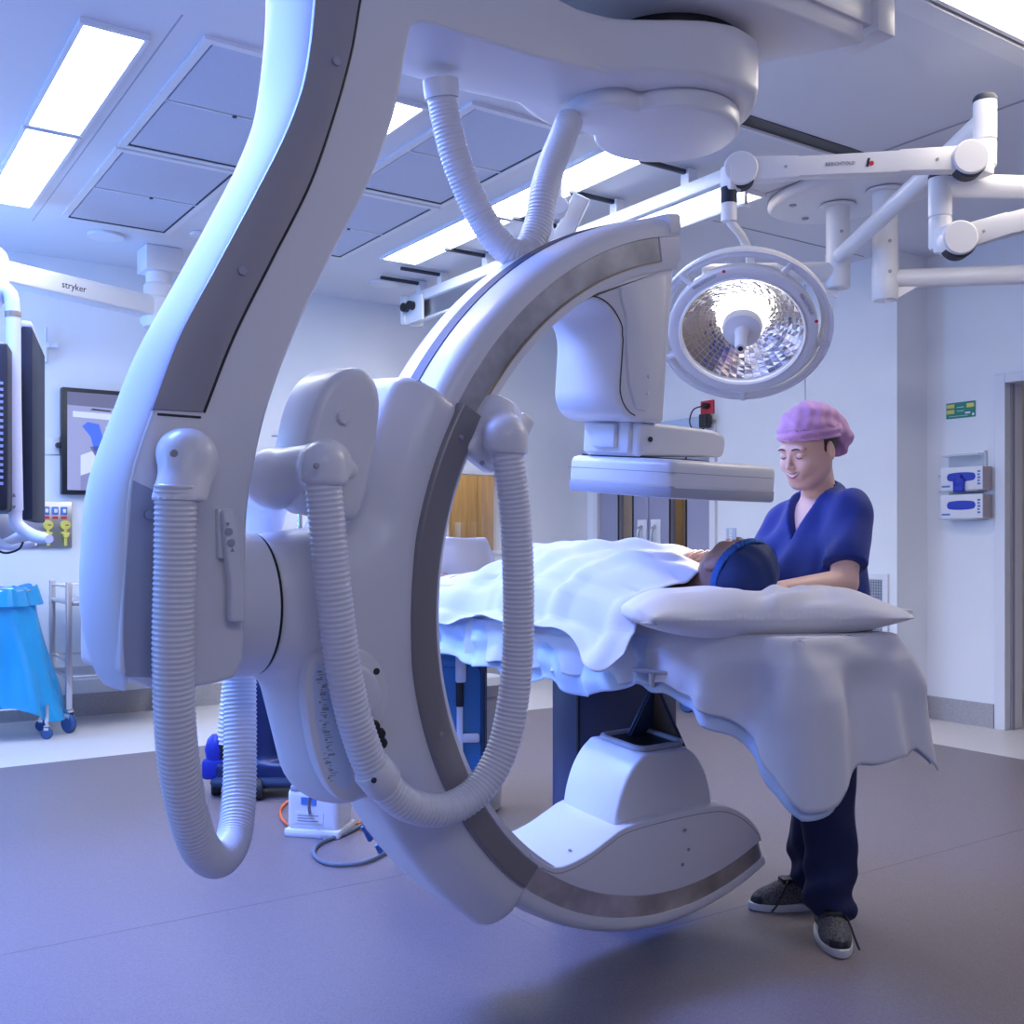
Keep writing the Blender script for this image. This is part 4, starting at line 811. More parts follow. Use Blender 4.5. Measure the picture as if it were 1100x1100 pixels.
# body under the cover: height profile along the table
yk = [1.95, 2.02, 2.10, 2.22, 2.40, 2.60, 2.80, 2.95, 3.12, 3.35, 3.6, 3.75, 3.9]
tk = [1.075, 1.105, 1.135, 1.165, 1.185, 1.195, 1.185, 1.155, 1.115, 1.075, 1.05, 1.03, .985]
def cover(u, v):
    s = v; y0 = 2.07+.10*math.sin(pi*min(1, v*1.3))*0
    ya = 1.99 if v < .5 else 2.05
    y = 2.04+(3.95-2.04)*u
    top = np.interp(y, yk, tk); wd = .245+.02*math.sin(y*4)
    if v < .14: x = TX-wd-.05*(1-v/.14)*.5; hzv = 1
    xs = np.interp(v, [0, .16, .84, 1], [-1.18, -.98, .98, 1.18]); ax = abs(xs)
    prof = (1-min(1, ax)**2.6)**.55 if ax < 1 else 0
    base = .975
    hang = max(0, ax-.98)/.2
    z = base+(top-base)*prof-hang*(.02+.10*math.exp(-((y-2.16)/.10)**2)+.012*math.sin(y*13))
    x = TX+wd*xs*1.02
    # diagonal tension folds from chest down to the near side
    fo = .030*max(0, math.sin((y*1.0+xs*.30)*21+1))**2*math.exp(-((y-2.45)/.5)**2)*(1-.4*prof)+.012*fbm(xs*4, y*5)
    fo += .010*math.sin(y*26+xs*9)*max(0, -xs)*.7
    st = 1/(1+math.exp(-(y-2.83)/.012)); fo += -.012*st*(1 if xs < .2 else 0)       # step where the upper sheet ends
    return (x-(.02 if xs < -.9 else 0)-fo*.6*(ax > .8), y, z+fo*(.5+.5*prof))
o = single('cover_sheet', grid(cover, 240, 110), 'sheet', 'white sheet covering the lying patient from the shoulders down', 'sheet', auto=False)
o.modifiers.new('thickness', 'SOLIDIFY').thickness = .003
# standing folded sheet at the foot end
fs0 = at(505, 583, 4.35)
def standsheet(u, v):
    x = -.22+.44*u; cut = max(0, (u-.72)/.28)
    z = TZ+.02+(.245-.16*cut)*v
    return (fs0[0]+x*.83+.012*math.sin(u*11), fs0[1]+x*.1+.03*(1-v)+.01*math.sin(u*7+v*3), z)
o = single('folded_sheet', grid(standsheet, 40, 16), 'sheet', 'upright folded white sheet beyond the foot end of the patient', 'sheet', auto=False)
o.modifiers.new('thickness', 'SOLIDIFY').thickness = .02
# pillow
pc = np.array(at(811, 583, 2.66)); pc[2] = TZ+.068; pa = c2w((.99, .13, 0)); pa /= np.linalg.norm(pa); pb = np.array([-pa[1], pa[0], 0])
def f_pil(P):
    q = P-pc; x, y, z = q@pa, q@pb, q[:, 2]
    ex = np.clip(np.abs(x)/.31, 0, 1); ey = np.clip(np.abs(y)/.20, 0, 1)
    hx = .3*(1-.10*(1-ey**2)*0-.035*(1-ey**3)); hy = .195*(1-.10*(1-ex**3))
    t = .074*np.power(np.clip(1-(np.abs(x)/.325)**2.6, 0, 1), .62)*np.power(np.clip(1-(np.abs(y)/.205)**2.4, 0, 1), .62)+.004
    dent = .034*np.exp(-((x+.0)/.12)**2-((y-.03)/.10)**2)
    wr = .007*np.sin(x*27+y*19+1)*np.sin(x*13-y*21)+.006*np.sin(x*61-y*37+2.5*np.sin(y*22+x*9))*np.clip(np.sin(x*11+1.2), 0, 1)+.006*np.exp(-((x-.04-.3*y)/.018)**2)*np.clip((-y)/.1, 0, 1)
    dz = np.abs(z+.004*0)-t; dz = np.where(z > 0, z-(t-dent+wr), -z-(t*.82))
    return np.maximum(np.maximum(np.abs(x)-.32, np.abs(y)-.21), dz)*.75
pil = thing('pillow', 'plump white pillow with pointed corners under the patient head', 'pillow', (pc[0], pc[1], TZ+.01))
part('cushion', sculpt(f_pil, pc-[.42, .42, .1], pc+[.42, .42, .12], .0065), 'pillow', pil)
tips = [pc+pa*x*.345+pb*y*.19 for x, y in ((1, .4), (-1, -.4), (1, -.9), (-1, .9))]
for k, x in ((0, 1), (1, -1)): part('corner_ear', tr(cbox((0, 0, 0), (.03, .02, .004), .003), lambda V: pc+pa*x*.305+pb*(-.15)+V@rot('Z', 20*x)+np.array([0, 0, .012*x])), 'pillow', pil)

# ================================================================== patient
pat = thing('person', 'person lying on the table under a white sheet, dark blue cap, face up', 'person', (TX, 2.6, TZ))
HC0 = np.array(at(791, 616, 2.77))                      # head centre
hxA = np.array([0, -1., 0]); hup = rot('X', -14)@hxA; hfr = rot('X', -14)@np.array([0, 0, 1.]); hrt = np.cross(hfr, hup)
HR3 = np.stack([hrt, hfr, hup], 1)@rot('Z', -34)                      # columns: right, front, up of the head
def f_head(q, female=True):                             # q in head coordinates: x right, y front, z up
    ax = np.abs(q[:, 0]); Q = np.stack([ax, q[:, 1], q[:, 2]], 1)
    d = ell(Q, (0, -.012, .032), (.073, .094, .086))
    d = sm(d, ell(Q, (0, .030, -.038), (.057, .059, .072)), .03)
    d = sm(d, ell(Q, (0, .068, -.096), (.018, .018, .017)), .026)
    d = sm(d, cap(Q, (.053, .0, -.052), (.026, .056, -.092), .020, .016), .035)
    d = sm(d, ell(Q, (.035, .064, -.034), (.025, .022, .023)), .022)
    d = sm(d, ell(Q, (.028, .080, .020), (.024, .008, .006)), .018)
    d = smax(d, -ell(Q, (.031, .102, .001), (.017, .014, .010)), .014)
    d = sm(d, ell(Q, (.031, .0765, -.001), (.0135, .012, .0095)), .005)
    d = sm(d, cap(Q, (0, .086, .008), (0, .1065, -.030), .0045, .0078), .011)
    d = sm(d, ell(Q, (.009, .097, -.034), (.007, .008, .006)), .006)
    d = sm(d, ell(Q, (0, .083, -.064), (.030, .012, .016)), .014)
    e = ell(Q, (.075, -.012, -.012), (.010, .019, .030), rot('Z', -18)); e = smax(e, -ell(Q, (.086, -.006, -.010), (.006, .010, .018)), .005)
    return sm(d, e, .006)
def f_pat(P):
    q = (P-HC0.astype(np.float32))@HR3
    d = f_head(q)
    nb = HC0+HR3@np.array([0, -.02, -.09]); sh = np.array([TX, 2.16, TZ+.085])
    d = sm(d, cap(P, nb, sh, .052, .062), .035)
    d = sm(d, cap(P, (TX-.14, 2.20, TZ+.08), (TX+.14, 2.20, TZ+.08), .055), .05)
    d = sm(d, ell(P, (TX, 2.42, TZ+.10), (.165, .30, .085)), .05); d = sm(d, ell(P, (TX, 2.78, TZ+.09), (.165, .22, .085)), .05)
    for s in (-1, 1):
        d = sm(d, cap(P, (TX+s*.085, 2.85, TZ+.085), (TX+s*.09, 3.25, TZ+.07), .075, .055), .03); d = sm(d, cap(P, (TX+s*.09, 3.25, TZ+.07), (TX+s*.09, 3.62, TZ+.06), .05, .036), .02)
        d = sm(d, cap(P, (TX+s*.09, 3.63, TZ+.045), (TX+s*.10, 3.67, TZ+.10), .032, .024), .02)
        d = sm(d, cap(P, (TX+s*.17, 2.22, TZ+.08), (TX+s*.205, 2.5, TZ+.055), .045, .036), .02); d = sm(d, cap(P, (TX+s*.205, 2.5, TZ+.055), (TX+s*.19, 2.75, TZ+.05), .036, .025), .02)
    return d
part('body', sculpt(f_pat, (TX-.3, 1.72, TZ-.02), (TX+.3, 3.75, TZ+.32), .0065), 'skin2', pat)
def f_gown(P):
    d = cap(P, (TX-.145, 2.19, TZ+.08), (TX+.145, 2.19, TZ+.08), .063); d = sm(d, ell(P, (TX, 2.44, TZ+.098), (.175, .31, .09)), .05)
    d = sm(d, cap(P, (TX-.17, 2.22, TZ+.075), (TX-.21, 2.42, TZ+.05), .055, .05), .03); d = sm(d, cap(P, (TX+.17, 2.22, TZ+.075), (TX+.21, 2.42, TZ+.05), .055, .05), .03)
    return d
part('gown', sculpt(f_gown, (TX-.32, 2.05, TZ-.03), (TX+.32, 2.8, TZ+.25), .009), 'pcap', pat, label='dark navy shirt at the neck')
def H2W(f): return lambda P: f((P-HC0.astype(np.float32))@HR3)
def f_pcap(q):
    d = ell(q, (0, -.016, .034), (.080, .102, .092))+.0025*np.sin(q[:, 0]*90+q[:, 1]*40)*np.sin(q[:, 1]*70+1)
    return smax(d, .020-(q[:, 2]-(q[:, 1]+.01)*.62), .004)
def f_pband(q):
    d = np.abs(ell(q, (0, -.016, .034), (.0815, .1035, .0935)))-.002
    l = q[:, 2]-(q[:, 1]+.01)*.62-.019; return np.maximum(np.maximum(d, -.001-l), l-.040)
part('surgical_cap', sculpt(H2W(f_pcap), HC0-.16, HC0+.16, .005), 'pcap', pat, label='dark blue cap')
part('cap_band', sculpt(H2W(f_pband), HC0-.16, HC0+.16, .0035), 'pband', pat, label='brighter blue cap band')

# ================================================================== nurse
nur = thing('person', 'standing smiling nurse in navy scrubs and lilac cap beside the table', 'person', c2w((.93, 3.34, 0)))
NO = c2w((.95, 3.34, 0)); nf = c2w((-.83, -.555, 0)); nf /= np.linalg.norm(nf); nr = np.cross(nf, [0, 0, 1.])
NR = np.stack([nr, nf, np.array([0, 0, 1.])], 1)        # columns: right, front, up
def N(p): return NO+NR@np.array(p, float)
def n2l(P): return (P-NO)@NR
# head
nhc = np.array(at(868, 481, 3.27)); hf = c2w((-.83, -.56, 0)); hf /= np.linalg.norm(hf)
hr_ = np.cross(hf, [0, 0, 1.]); Hm = np.stack([hr_, hf, np.array([0, 0, 1.])], 1)@rot('X', -21)@rot('Y', -4)
NS = 1.0
shL, shR = np.array(at(914, 548, 3.19)), np.array(at(843, 562, 3.44))      # shoulder joints
elL, elR = np.array(at(906, 626, 3.09)), np.array(at(816, 616, 3.34))
wrL, wrR = np.array(at(838, 634, 2.93)), np.array(at(782, 601, 3.05))
hdL = np.array(at(812, 634, 2.86)); hdR = np.array(at(752, 596, 2.98))
def fingers(P, d, wr, hd, up, side, spread=1.0):
    fx = hd-wr; fx /= np.linalg.norm(fx); sx = np.cross(fx, up); sx /= np.linalg.norm(sx); ux = np.cross(sx, fx)
    pal = wr+fx*.055; R = np.stack([sx, fx, ux], 1)
    d = sm(d, rb(P, pal, (.040, .045, .013), .012, R), .015)
    for k, (o, L) in enumerate(((-.031, .066), (-.010, .076), (.011, .071), (.030, .056))):
        b = pal+fx*.040+sx*o; m1 = b+fx*L*.45+ux*.006*1+sx*o*.10*spread; m2 = m1+fx*L*.36-ux*.012; m3 = m2+fx*L*.20-ux*.014
        d = sm(d, np.minimum(np.minimum(cap(P, b, m1, .0088, .0080), cap(P, m1, m2, .0080, .0075)), cap(P, m2, m3, .0075, .0062)), .004)
    b = pal-fx*.025+sx*side*.032+ux*.004; m1 = b+fx*.022+sx*side*.020+ux*.018; m2 = m1+fx*.018+ux*.026+sx*side*.004
    d = sm(d, np.minimum(cap(P, b, m1, .012, .0095), cap(P, m1, m2, .0095, .0075)), .008)
    return d
kn = [c2w((.965, 3.22, .50)), c2w((.985, 3.40, .50))]; ank = [c2w((.975, 3.215, .115)), c2w((.99, 3.45, .10))]
def f_nbody(P):
    d = f_head(((P-nhc.astype(np.float32))/NS)@Hm)*NS
    nk0 = nhc+Hm@np.array([0, -.022, -.075]); base = (shL+shR)/2+np.array([0, 0, .05])-nf*.012
    d = sm(d, cap(P, nk0, base, .047, .056), .028)
    d = sm(d, cap(P, shL-[0, 0, .01], shR-[0, 0, .01], .048), .05)
    ch = (shL+shR)/2-[0, 0, .13]; d = sm(d, ell(P, ch, (.145, .095, .16), NR), .05)
    d = sm(d, ell(P, N((0, 0, .98)), (.15, .10, .15), NR), .06)
    for s in (-1, 1):
        kk, aa = (kn[0], ank[0]) if s < 0 else (kn[1], ank[1]); d = sm(d, cap(P, N((s*.085, .0, .90)), kk, .08, .055), .03)
        d = sm(d, cap(P, kk, aa, .052, .035), .03)
    for sh, el, wr, hd, side in ((shL, elL, wrL, hdL, 1), (shR, elR, wrR, hdR, -1)):
        d = sm(d, cap(P, sh, el, .047, .040), .03); d = sm(d, cap(P, el, wr, .041, .026), .015)
        d = fingers(P, d, wr, hd, np.array([0, 0, 1.]), side)
    return d
lo = np.minimum.reduce([N((-.3, -.25, 0)), N((.3, .3, 0)), hdR-.15, hdL-.15]); hi = np.maximum.reduce([N((-.3, -.25, 0)), N((.3, .3, 0)), nhc+.16, shL+.1, shR+.1]); lo[2] = .02; hi[2] = nhc[2]+.16
part('body', sculpt(f_nbody, lo, hi, .0042), 'skin', nur)
def HW(p): return nhc+Hm@np.array(p, float)
def h2l(P): return (P-nhc.astype(np.float32))@Hm
# face details
def sf(x, z, off=0.0):                                   # point of the face at (x, z), pushed out by off
    ys = np.linspace(.13, .02, 111); d = f_head(np.stack([np.full(111, x), ys, np.full(111, z)], 1).astype(np.float32))
    k = int(np.argmax(d < 0)); return HW((x, ys[k]+off, z))
up_ = lambda x: -.0555+.0095*(abs(x)/.029)**1.7; lw_ = lambda x: -.0555-.0105+.0195*(abs(x)/.029)**1.8
xs_ = np.linspace(-.029, .029, 19); wl = np.sin(np.linspace(.12, pi-.12, 19))
part('lips', join(tube([sf(x, up_(x)+.001, -.0005) for x in xs_], .0007+.0019*wl, 8), tube([sf(x, lw_(x), -.0005) for x in xs_], .0008+.0028*wl, 8)), 'lip', nur, label='smiling lips')
tv_, tf_ = grid(lambda u, v: sf(-.024+.048*u, (up_(-.024+.048*u)*(1-v)+lw_(-.024+.048*u)*v), .0012), 15, 4); part('teeth', (tv_, tf_), 'teeth', nur)
for s in (-1, 1):
    part('eyebrow', tube([sf(s*x, z, -.0004) for x, z in ((.012, .0195), (.021, .0225), (.031, .0230), (.040, .0205), (.047, .0155))], [.0022, .0028, .0027, .0020, .0010], 8), 'hair', nur)
    part('eyelash', tube([sf(s*x, z, .0002) for x, z in ((.019, -.0035), (.025, -.0068), (.031, -.0078), (.038, -.0062), (.045, -.0015))], [.0010, .0019, .0021, .0019, .0010], 6), 'hair', nur)
part('hair', sculpt(lambda P: smax(ell(h2l(P), (0, -.018, .026), (.0775, .095, .088)), smax(h2l(P)[:, 1]-.008, -(h2l(P)[:, 2]+.045)-.0, .005), .004), nhc-.17, nhc+.17, .005), 'hair', nur)
def f_ncap(P):
    q = h2l(P)
    d = ell(q, (0, -.022, .058), (.086, .106, .082)); d = sm(d, ell(q, (0, -.108, .004), (.074, .066, .074)), .035)
    d += .0028*np.sin(q[:, 1]*48-q[:, 2]*95+2*np.sin(q[:, 0]*30))+.0018*np.sin(q[:, 0]*110+q[:, 1]*130+2*np.sin(q[:, 2]*60))
    cut = (.052+q[:, 1]*.24)-q[:, 2]; cut = np.where(q[:, 1] < -.05, (.040+ (q[:, 1]+.05)*1.7)-q[:, 2], cut)
    return smax(d, cut, .006)
part('surgical_cap', sculpt(f_ncap, nhc-.22, nhc+.2, .0045), 'cap', nur, label='lilac gathered cap')
def f_nband(P):
    q = h2l(P); l = q[:, 2]-(.040+q[:, 1]*.20)
    d = np.abs(ell(q, (0, -.02, .048), (.0865, .1065, .085)))-.004-.002*np.sin(l*260+q[:, 0]*20)
    return np.maximum(np.maximum(d, -l-.012), l-.030)
part('cap_band', sculpt(f_nband, nhc-.2, nhc+.2, .004), 'cap', nur, label='folded lilac band of the cap')
# scrub top
def f_top(P):
    q = n2l(P).astype(np.float32); mid = (shL+shR)/2
    d = ell(P, mid-[0, 0, .13], (.158, .115, .19), NR); d = sm(d, ell(P, mid-np.array([0, 0, .17])+nf*.028, (.145, .110, .10), NR), .05)
    d = sm(d, ell(P, N((0, -.005, 1.02)), (.172, .130, .22), NR), .08); d = sm(d, rb(P, N((0, -.005, .90)), (.175, .125, .13), .09, NR), .05)
    d = sm(d, cap(P, shL-[0, 0, .006], shR-[0, 0, .006], .052), .05)
    for sh in (shL, shR): d = sm(d, cap(P, mid+np.array([0, 0, .045])-nf*.02, sh-[0, 0, .0], .055, .050), .04)
    d = sm(d, cap(P, mid+np.array([0, 0, .02])-nf*.02, mid+np.array([0, 0, .065])-nf*.038, .072, .062), .03)
    d = sm(d, cap(P, (shL+shR)/2+np.array([0, 0, .03]), (shL+shR)/2-np.array([0, 0, .04]), .075, .1), .05)
    for sh, el, k in ((shL, elL, .78), (shR, elR, .74)):
        ax_ = (el-sh)/np.linalg.norm(el-sh); e = sh+(el-sh)*k
        sl_ = smax(cap(P, sh, e+ax_*.05, .058, .072), (P-e)@ax_, .006); d = sm(d, sl_, .03)
    d += .004*np.sin(q[:, 2]*32+q[:, 0]*40+2*np.sin(q[:, 1]*20))*np.clip((1.36-q[:, 2])/.2, 0, 1)+.003*np.sin(q[:, 0]*70+q[:, 2]*22)
    # V neck and neck hole
    vz = mid[2]-.035; ql = (P-mid)@NR
    vee = np.maximum(np.abs(ql[:, 0])-.006-.45*np.clip(ql[:, 2]+.060, -.05, .3), .0-ql[:, 1]-.0)
    d = smax(d, -vee, .003)
    d = smax(d, -cap(P, mid+np.array([0, 0, .02])-nf*.0, nhc+Hm@np.array([0, -.03, -.08]), .061, .056), .004)
    return d
part('scrub_top', sculpt(f_top, np.minimum.reduce([N((-.4, -.3, .75)), N((.4, .35, .75)), shR-.2]), np.maximum.reduce([N((-.4, -.3, 1.5)), N((.4, .35, 1.5)), shL+.2, shR+.2])-[0, 0, .02], .0065), 'scrub', nur, label='navy short sleeved scrub top')
# trousers
hipj = [N((-.085, 0, .86)), N((.085, 0, .86))]
def f_trou(P):
    d = rb(P, N((0, -.01, .86)), (.165, .12, .12), .09, NR)
    for h, k, a in zip(hipj, kn, ank):
        d = sm(d, np.minimum(cap(P, h, k, .098, .084), cap(P, k, a, .084, .074)), .03)
    z = P[:, 2]
    d += .006*np.sin(z*26+P[:, 0]*30)*np.clip((.6-z)/.3, 0, 1)+.008*np.sin(z*55+P[:, 1]*40)*np.clip((.28-z)/.12, 0, 1)+.004*np.sin(P[:, 0]*60+P[:, 1]*45)
    return smax(d, .062-z, .004)
part('trousers', sculpt(f_trou, np.minimum.reduce([N((-.3, -.3, .03)), c2w((.8, 3.05, .03)), c2w((1.2, 3.0, .03))]), np.maximum.reduce([N((.3, .3, 1.0)), N((-.3, .3, 1.0)), c2w((1.15, 3.55, 1.0)), c2w((.8, 3.5, 1.0))]), .008), 'scrubdk', nur, label='navy scrub trousers')
# shoes
def shoe(c, dirv):
    c = np.array(c); fd_ = np.array(dirv, float); fd_ /= np.linalg.norm(fd_); sd_ = np.array([fd_[1], -fd_[0], 0]); R = np.stack([sd_, fd_, np.array([0, 0, 1.])], 1)
    loc = lambda P: (P-c.astype(np.float32))@R
    def outl(q): return np.abs(q[:, 0]+.006*np.sin(q[:, 1]*12))-(.044-.010*np.clip((-q[:, 1])/.12, 0, 1)-.9*np.clip(q[:, 1]-.09, 0, 1)**1.6*.6)
    def f_sole(P): q = loc(P); d = np.maximum(np.maximum(ell(q, (0, .01, .02), (.052, .145, .3)), np.abs(q[:, 2]-.0125-.3*np.clip(q[:, 1]-.09, 0, 1)**1.5)-.0125), -1); return d
    def f_up(P):
        q = loc(P); d = ell(q, (0, .045, .030), (.046, .100, .050)); d = sm(d, cap(q, (0, -.075, .045), (0, -.055, .085), .042, .036), .03); d = sm(d, cap(q, (0, -.05, .075), (0, .04, .055), .036, .034), .02)
        return smax(d, .024-q[:, 2], .004)
    s = part('shoe', sculpt(f_up, c-[.18, .18, .0], c+[.18, .18, .16], .005), 'knit', nur, label='grey knit running shoe')
    part('sole', sculpt(f_sole, c-[.18, .18, .02], c+[.18, .18, .06], .005), 'sole', s)
    tl = lambda p: c+R@np.array(p, float)
    part('laces', join(*[tube([tl((-.022, y, z-.004)), tl((0, y+.004, z+.004)), tl((.022, y, z-.004))], .004, 6) for y, z in ((.01, .097), (.028, .091), (.046, .084))], tube(spline([tl((-.01, .02, .10)), tl((-.035, .04, .085)), tl((-.052, .075, .035)), tl((-.060, .10, .012))], 16)[0], .0035, 6), cbox(tl((0, .0, .09)), (.026, .045, .012), .01, R)), 'black', s)
    part('toe_guard', sculpt(lambda P: np.maximum(ell(loc(P), (0, .045, .030), (.0475, .1015, .051)), np.maximum(.118-loc(P)[:, 1], loc(P)[:, 2]-.05)), c-[.18, .18, -.01], c+[.18, .18, .1], .005), 'black', s)
shoe(c2w((.966, 3.175, .0)), c2w((-.12, -1, 0)))
shoe(c2w((.925, 3.465, .0)), c2w((-.97, -.18, 0)))

# ================================================================== surgical lamp on the ceiling
SL = thing('surgical_light', 'round surgical lamp with mirror reflector on white jointed ceiling arms', 'lamp', at(905, 210, 5.75))
A = at(900, 260, 5.85); B = at(951, 265, 5.6)
def armtext(): pass
pm = (A+B)/2; ax2 = B-A; ax2[2] = 0; ax2 /= np.linalg.norm(ax2); ay2 = np.array([-ax2[1], ax2[0], 0])
el_ = [(.55*math.copysign(abs(math.cos(t))**.8, math.cos(t)), .34*math.copysign(abs(math.sin(t))**.8, math.sin(t))) for t in np.linspace(0, 2*pi, 60, endpoint=False)]
cp_ = part('ceiling_plate', prism(el_, CZ-.07, CZ, .03, 4, fn=lambda V: np.array([pm[0], pm[1], 0])+V[:, :1]*(-ax2)+V[:, 1:2]*ay2+V[:, 2:]*[0, 0, 1]), 'white', SL, auto=True)
for x, y in ((-.42, .05), (-.3, -.2), (-.3, .2), (.35, -.15), (.1, .26)): q = pm+ax2*x+ay2*y; part('plate_bolt', disc((q[0], q[1], CZ-.076), (0, 0, 1), .02, .008, 10), 'grey', cp_)
for c, zb, r in ((A, at(900, 310, 5.85)[2], .066), (B, at(952, 323, 5.6)[2], .068)):
    co = part('column', lathe([(r*.9, 0), (r, .012), (r, .10), (r*.985, .105), (r, .11), (r, .19), (r*.96, .195), (r*.96, CZ-.03-zb)], (c[0], c[1], zb), seg=28), 'white', SL, auto=True)
    part('collar', lathe([(r*1.5, 0), (r*1.5, .012), (r*1.2, .016)], (c[0], c[1], CZ-.09), seg=28), 'white', co); 
    for dz in (.14, .30): q = np.array([c[0], c[1], zb+dz])-np.array([sS, cS, 0])*r*.99; part('screw', disc(q, (-sS, -cS, 0), .009, .006, 10), 'grey', co)
# lower arm of column A goes left behind the lamp, arm of column B goes right
zA = at(895, 292, 5.85)[2]; pA = at(755, 288, 5.9); pA[2] = zA
part('extension_arm', join(tube([np.array([A[0], A[1], zA]), pA], .055, 18), tri(np.array([A[0], A[1], zA-.05]), np.array([A[0], A[1], zA-.14]), np.array([A[0], A[1], zA-.05])*.75+np.array([pA[0], pA[1], zA-.05])*.25, .03)), 'white', SL)
zB = at(960, 300, 5.6)[2]; pB = at(1180, 290, 5.45); pB[2] = zB
part('extension_arm', join(tube([np.array([B[0], B[1], zB]), pB], .05, 18), tri(np.array([B[0], B[1], zB-.05]), np.array([B[0], B[1], zB-.14]), np.array([B[0], B[1], zB-.05])*.85+np.array([pB[0], pB[1], zB-.05])*.15, .03)), 'white', SL)
K1 = at(1058, 130, 3.95); zK = K1[2]; A2 = np.array([A[0], A[1], zK]) if 0 else at(905, 266, F*(zK-HC)/(HY-266)); A2[2] = zK
part('extension_arm', tube([np.array([A[0], A[1], zK]), K1], .042, 18), 'white', SL)
kb = at(1058, 182, 3.95)
kn1 = part('knuckle', lathe([(.030, 0), (.041, .012), (.042, .10), (.038, .105), (.042, .11), (.042, .255)], (K1[0], K1[1], kb[2]), seg=24), 'white', SL, auto=True)
part('knuckle_cap', lathe([(.043, 0), (.043, .014), (.036, .024)], (K1[0], K1[1], kb[2]+.252), seg=24), 'navyblack', kn1)
j1, j2 = at(1040, 172, 3.90), at(795, 184, 4.0)
view = lambda c: (np.array([0, 0, HC])-c)/np.linalg.norm(np.array([0, 0, HC])-c)
def sarm(ja, jb, logo, nm='spring_arm'):
    d = jb-ja; L = np.linalg.norm(d); d /= L; up_ = np.array([0, 0, 1])-d*d[2]; up_ /= np.linalg.norm(up_); s_ = np.cross(d, up_)
    fn = lambda V: ja+V[:, :1]*d+V[:, 1:2]*up_+V[:, 2:]*s_
    g = prism([(0, -.044), (.30*L, -.036), (.302*L, -.040), (.74*L, -.036), (.742*L, -.040), (L, -.046), (L, .046), (.742*L, .040), (.74*L, .036), (.302*L, .040), (.30*L, .044), (0, .046)], -.028, .028, .008, 2, fn)
    o = part(nm, g, 'white', SL, auto=True); f = s_ if s_@view((ja+jb)/2) > 0 else -s_
    for j in (ja, jb): part('joint_disc', disc(j-f*.042, f, .064, .084, 32, .08), 'white', o); 
    for j in (ja, jb): part('joint_seal', disc(j-f*.036-up_*.012, f, .060, .07, 24), 'dark', o)
    for k in (.14, .80): part('screw', disc(ja+d*L*k+f*.027, f, .006, .004, 10), 'steel', o)
    if logo:
        x = -d if (ja[0]-jb[0])*0+1 and w2c(d[None])[0][0] < 0 else d
        text('maker_logo', 'BERCHTOLD', .019, ja+d*L*.56+f*.0295, x, up_, 'grey', o); part('logo_mark', tr(join(cbox((-.008, .0, 0), (.004, .016, .001), 0, rot('Z', -12))), lambda V: ja+d*L*.43+f*.0298+V[:, :1]*x+V[:, 1:2]*up_+V[:, 2:]*f), 'black', o, False); part('logo_mark', disc(ja+d*L*.425+f*.029-up_*.004, f, .009, .002, 12), 'red', o)
    return o
sarm(j1, j2, True)
part('joint_block', cbox((j1+K1*[1, 1, 0]+[0, 0, j1[2]])/2, (.05, .045, .05), .012), 'white', SL); part('joint_block', cbox(at(785, 193, 4.0), (.032, .03, .05), .012), 'white', SL)
v0, v1 = at(783, 178, 4.0), at(783, 238, 4.0); vv = lambda y0, y1, r, m, nm: part(nm, tube([at(783, y0, 4.0), at(783, y1, 4.0)], r, 20), m, SL)
vv(200, 238, .030, 'white', 'drop_tube'); vv(202, 219, .0315, 'navyblack', 'sleeve')
LC = at(797, 356, 4.15); ln_ = c2w((-.20, -.69, -.70)); ln_ /= np.linalg.norm(ln_)
lX = np.cross([0, 0, 1.], ln_); lX /= np.linalg.norm(lX); lY = np.cross(ln_, lX); LR = np.stack([lX, lY, ln_], 1)
lf = lambda V: LC+np.asarray(V)@LR.T
part('suspension_rod', tube(spline([at(783, 236, 4.0), at(788, 243, 4.02), at(797, 254, 4.08), at(804, 270, 4.16), at(806, 284, 4.25)], 24)[0], .017, 12), 'white', SL)
Rr = .245
def rl(prof, m, nm, par, seg=64, caps=True, **k): return part(nm, tr(lathe(prof, seg=seg, caps=caps), lf), m, par, **k)
hdm = rl([(.02, -.16), (.14, -.15), (.24, -.10), (.285, -.03), (.29, .0), (.285, .012), (.26, .016), (.246, .010), (.244, -.01), (.235, -.02), (.20, -.07), (.10, -.10), (.02, -.105)], 'white', 'lamp_head', SL, auto=True)
# facetted mirror
mv = []; mf_ = []
nA, nRr = 44, 12
for i in range(nRr):
    r0_, r1_ = .06+(.236-.06)*i/nRr, .06+(.236-.06)*(i+.93)/nRr
    zf = lambda r: -.095+.078*(r/.236)**2
    for k in range(nA):
        a0_, a1_ = 2*pi*k/nA, 2*pi*(k+.95)/nA; til = rn.uniform(-.0012, .0012); b_ = len(mv)
        for r_, a_, t_ in ((r0_, a0_, til), (r1_, a0_, -til), (r1_, a1_, til), (r0_, a1_, -til)): mv.append((r_*math.cos(a_), r_*math.sin(a_), zf(r_)+t_+.004))
        mf_.append([b_, b_+1, b_+2, b_+3])
part('mirror_facet', tr((np.array(mv), mf_), lf), 'mirror', hdm, False, kind='stuff', label='facetted mirror reflector')
rl([(.235, .006), (.247, .006), (.247, .016), (.243, .020), (.235, .012), (.235, .006)], 'white', 'front_bezel', hdm, caps=False)
hb = rl([(.02, -.10), (.075, -.09), (.080, -.03), (.074, .0), (.03, .008), (.02, .008)], 'white', 'centre_hub', hdm, seg=40, auto=True)
part('bulb', tr(lathe([(.078, -.085), (.086, -.075), (.086, -.045), (.078, -.038)], seg=36, caps=False), lf), 'bulb', hb)
part('sterile_handle', tr(lathe([(.03, .006), (.026, .02), (.024, .095), (.020, .11), (.018, .118)], seg=24), lf), 'white', hb, auto=True); part('handle_camera', tr(lathe([(.010, .117), (.010, .121)], seg=16), lf), 'black', hb)
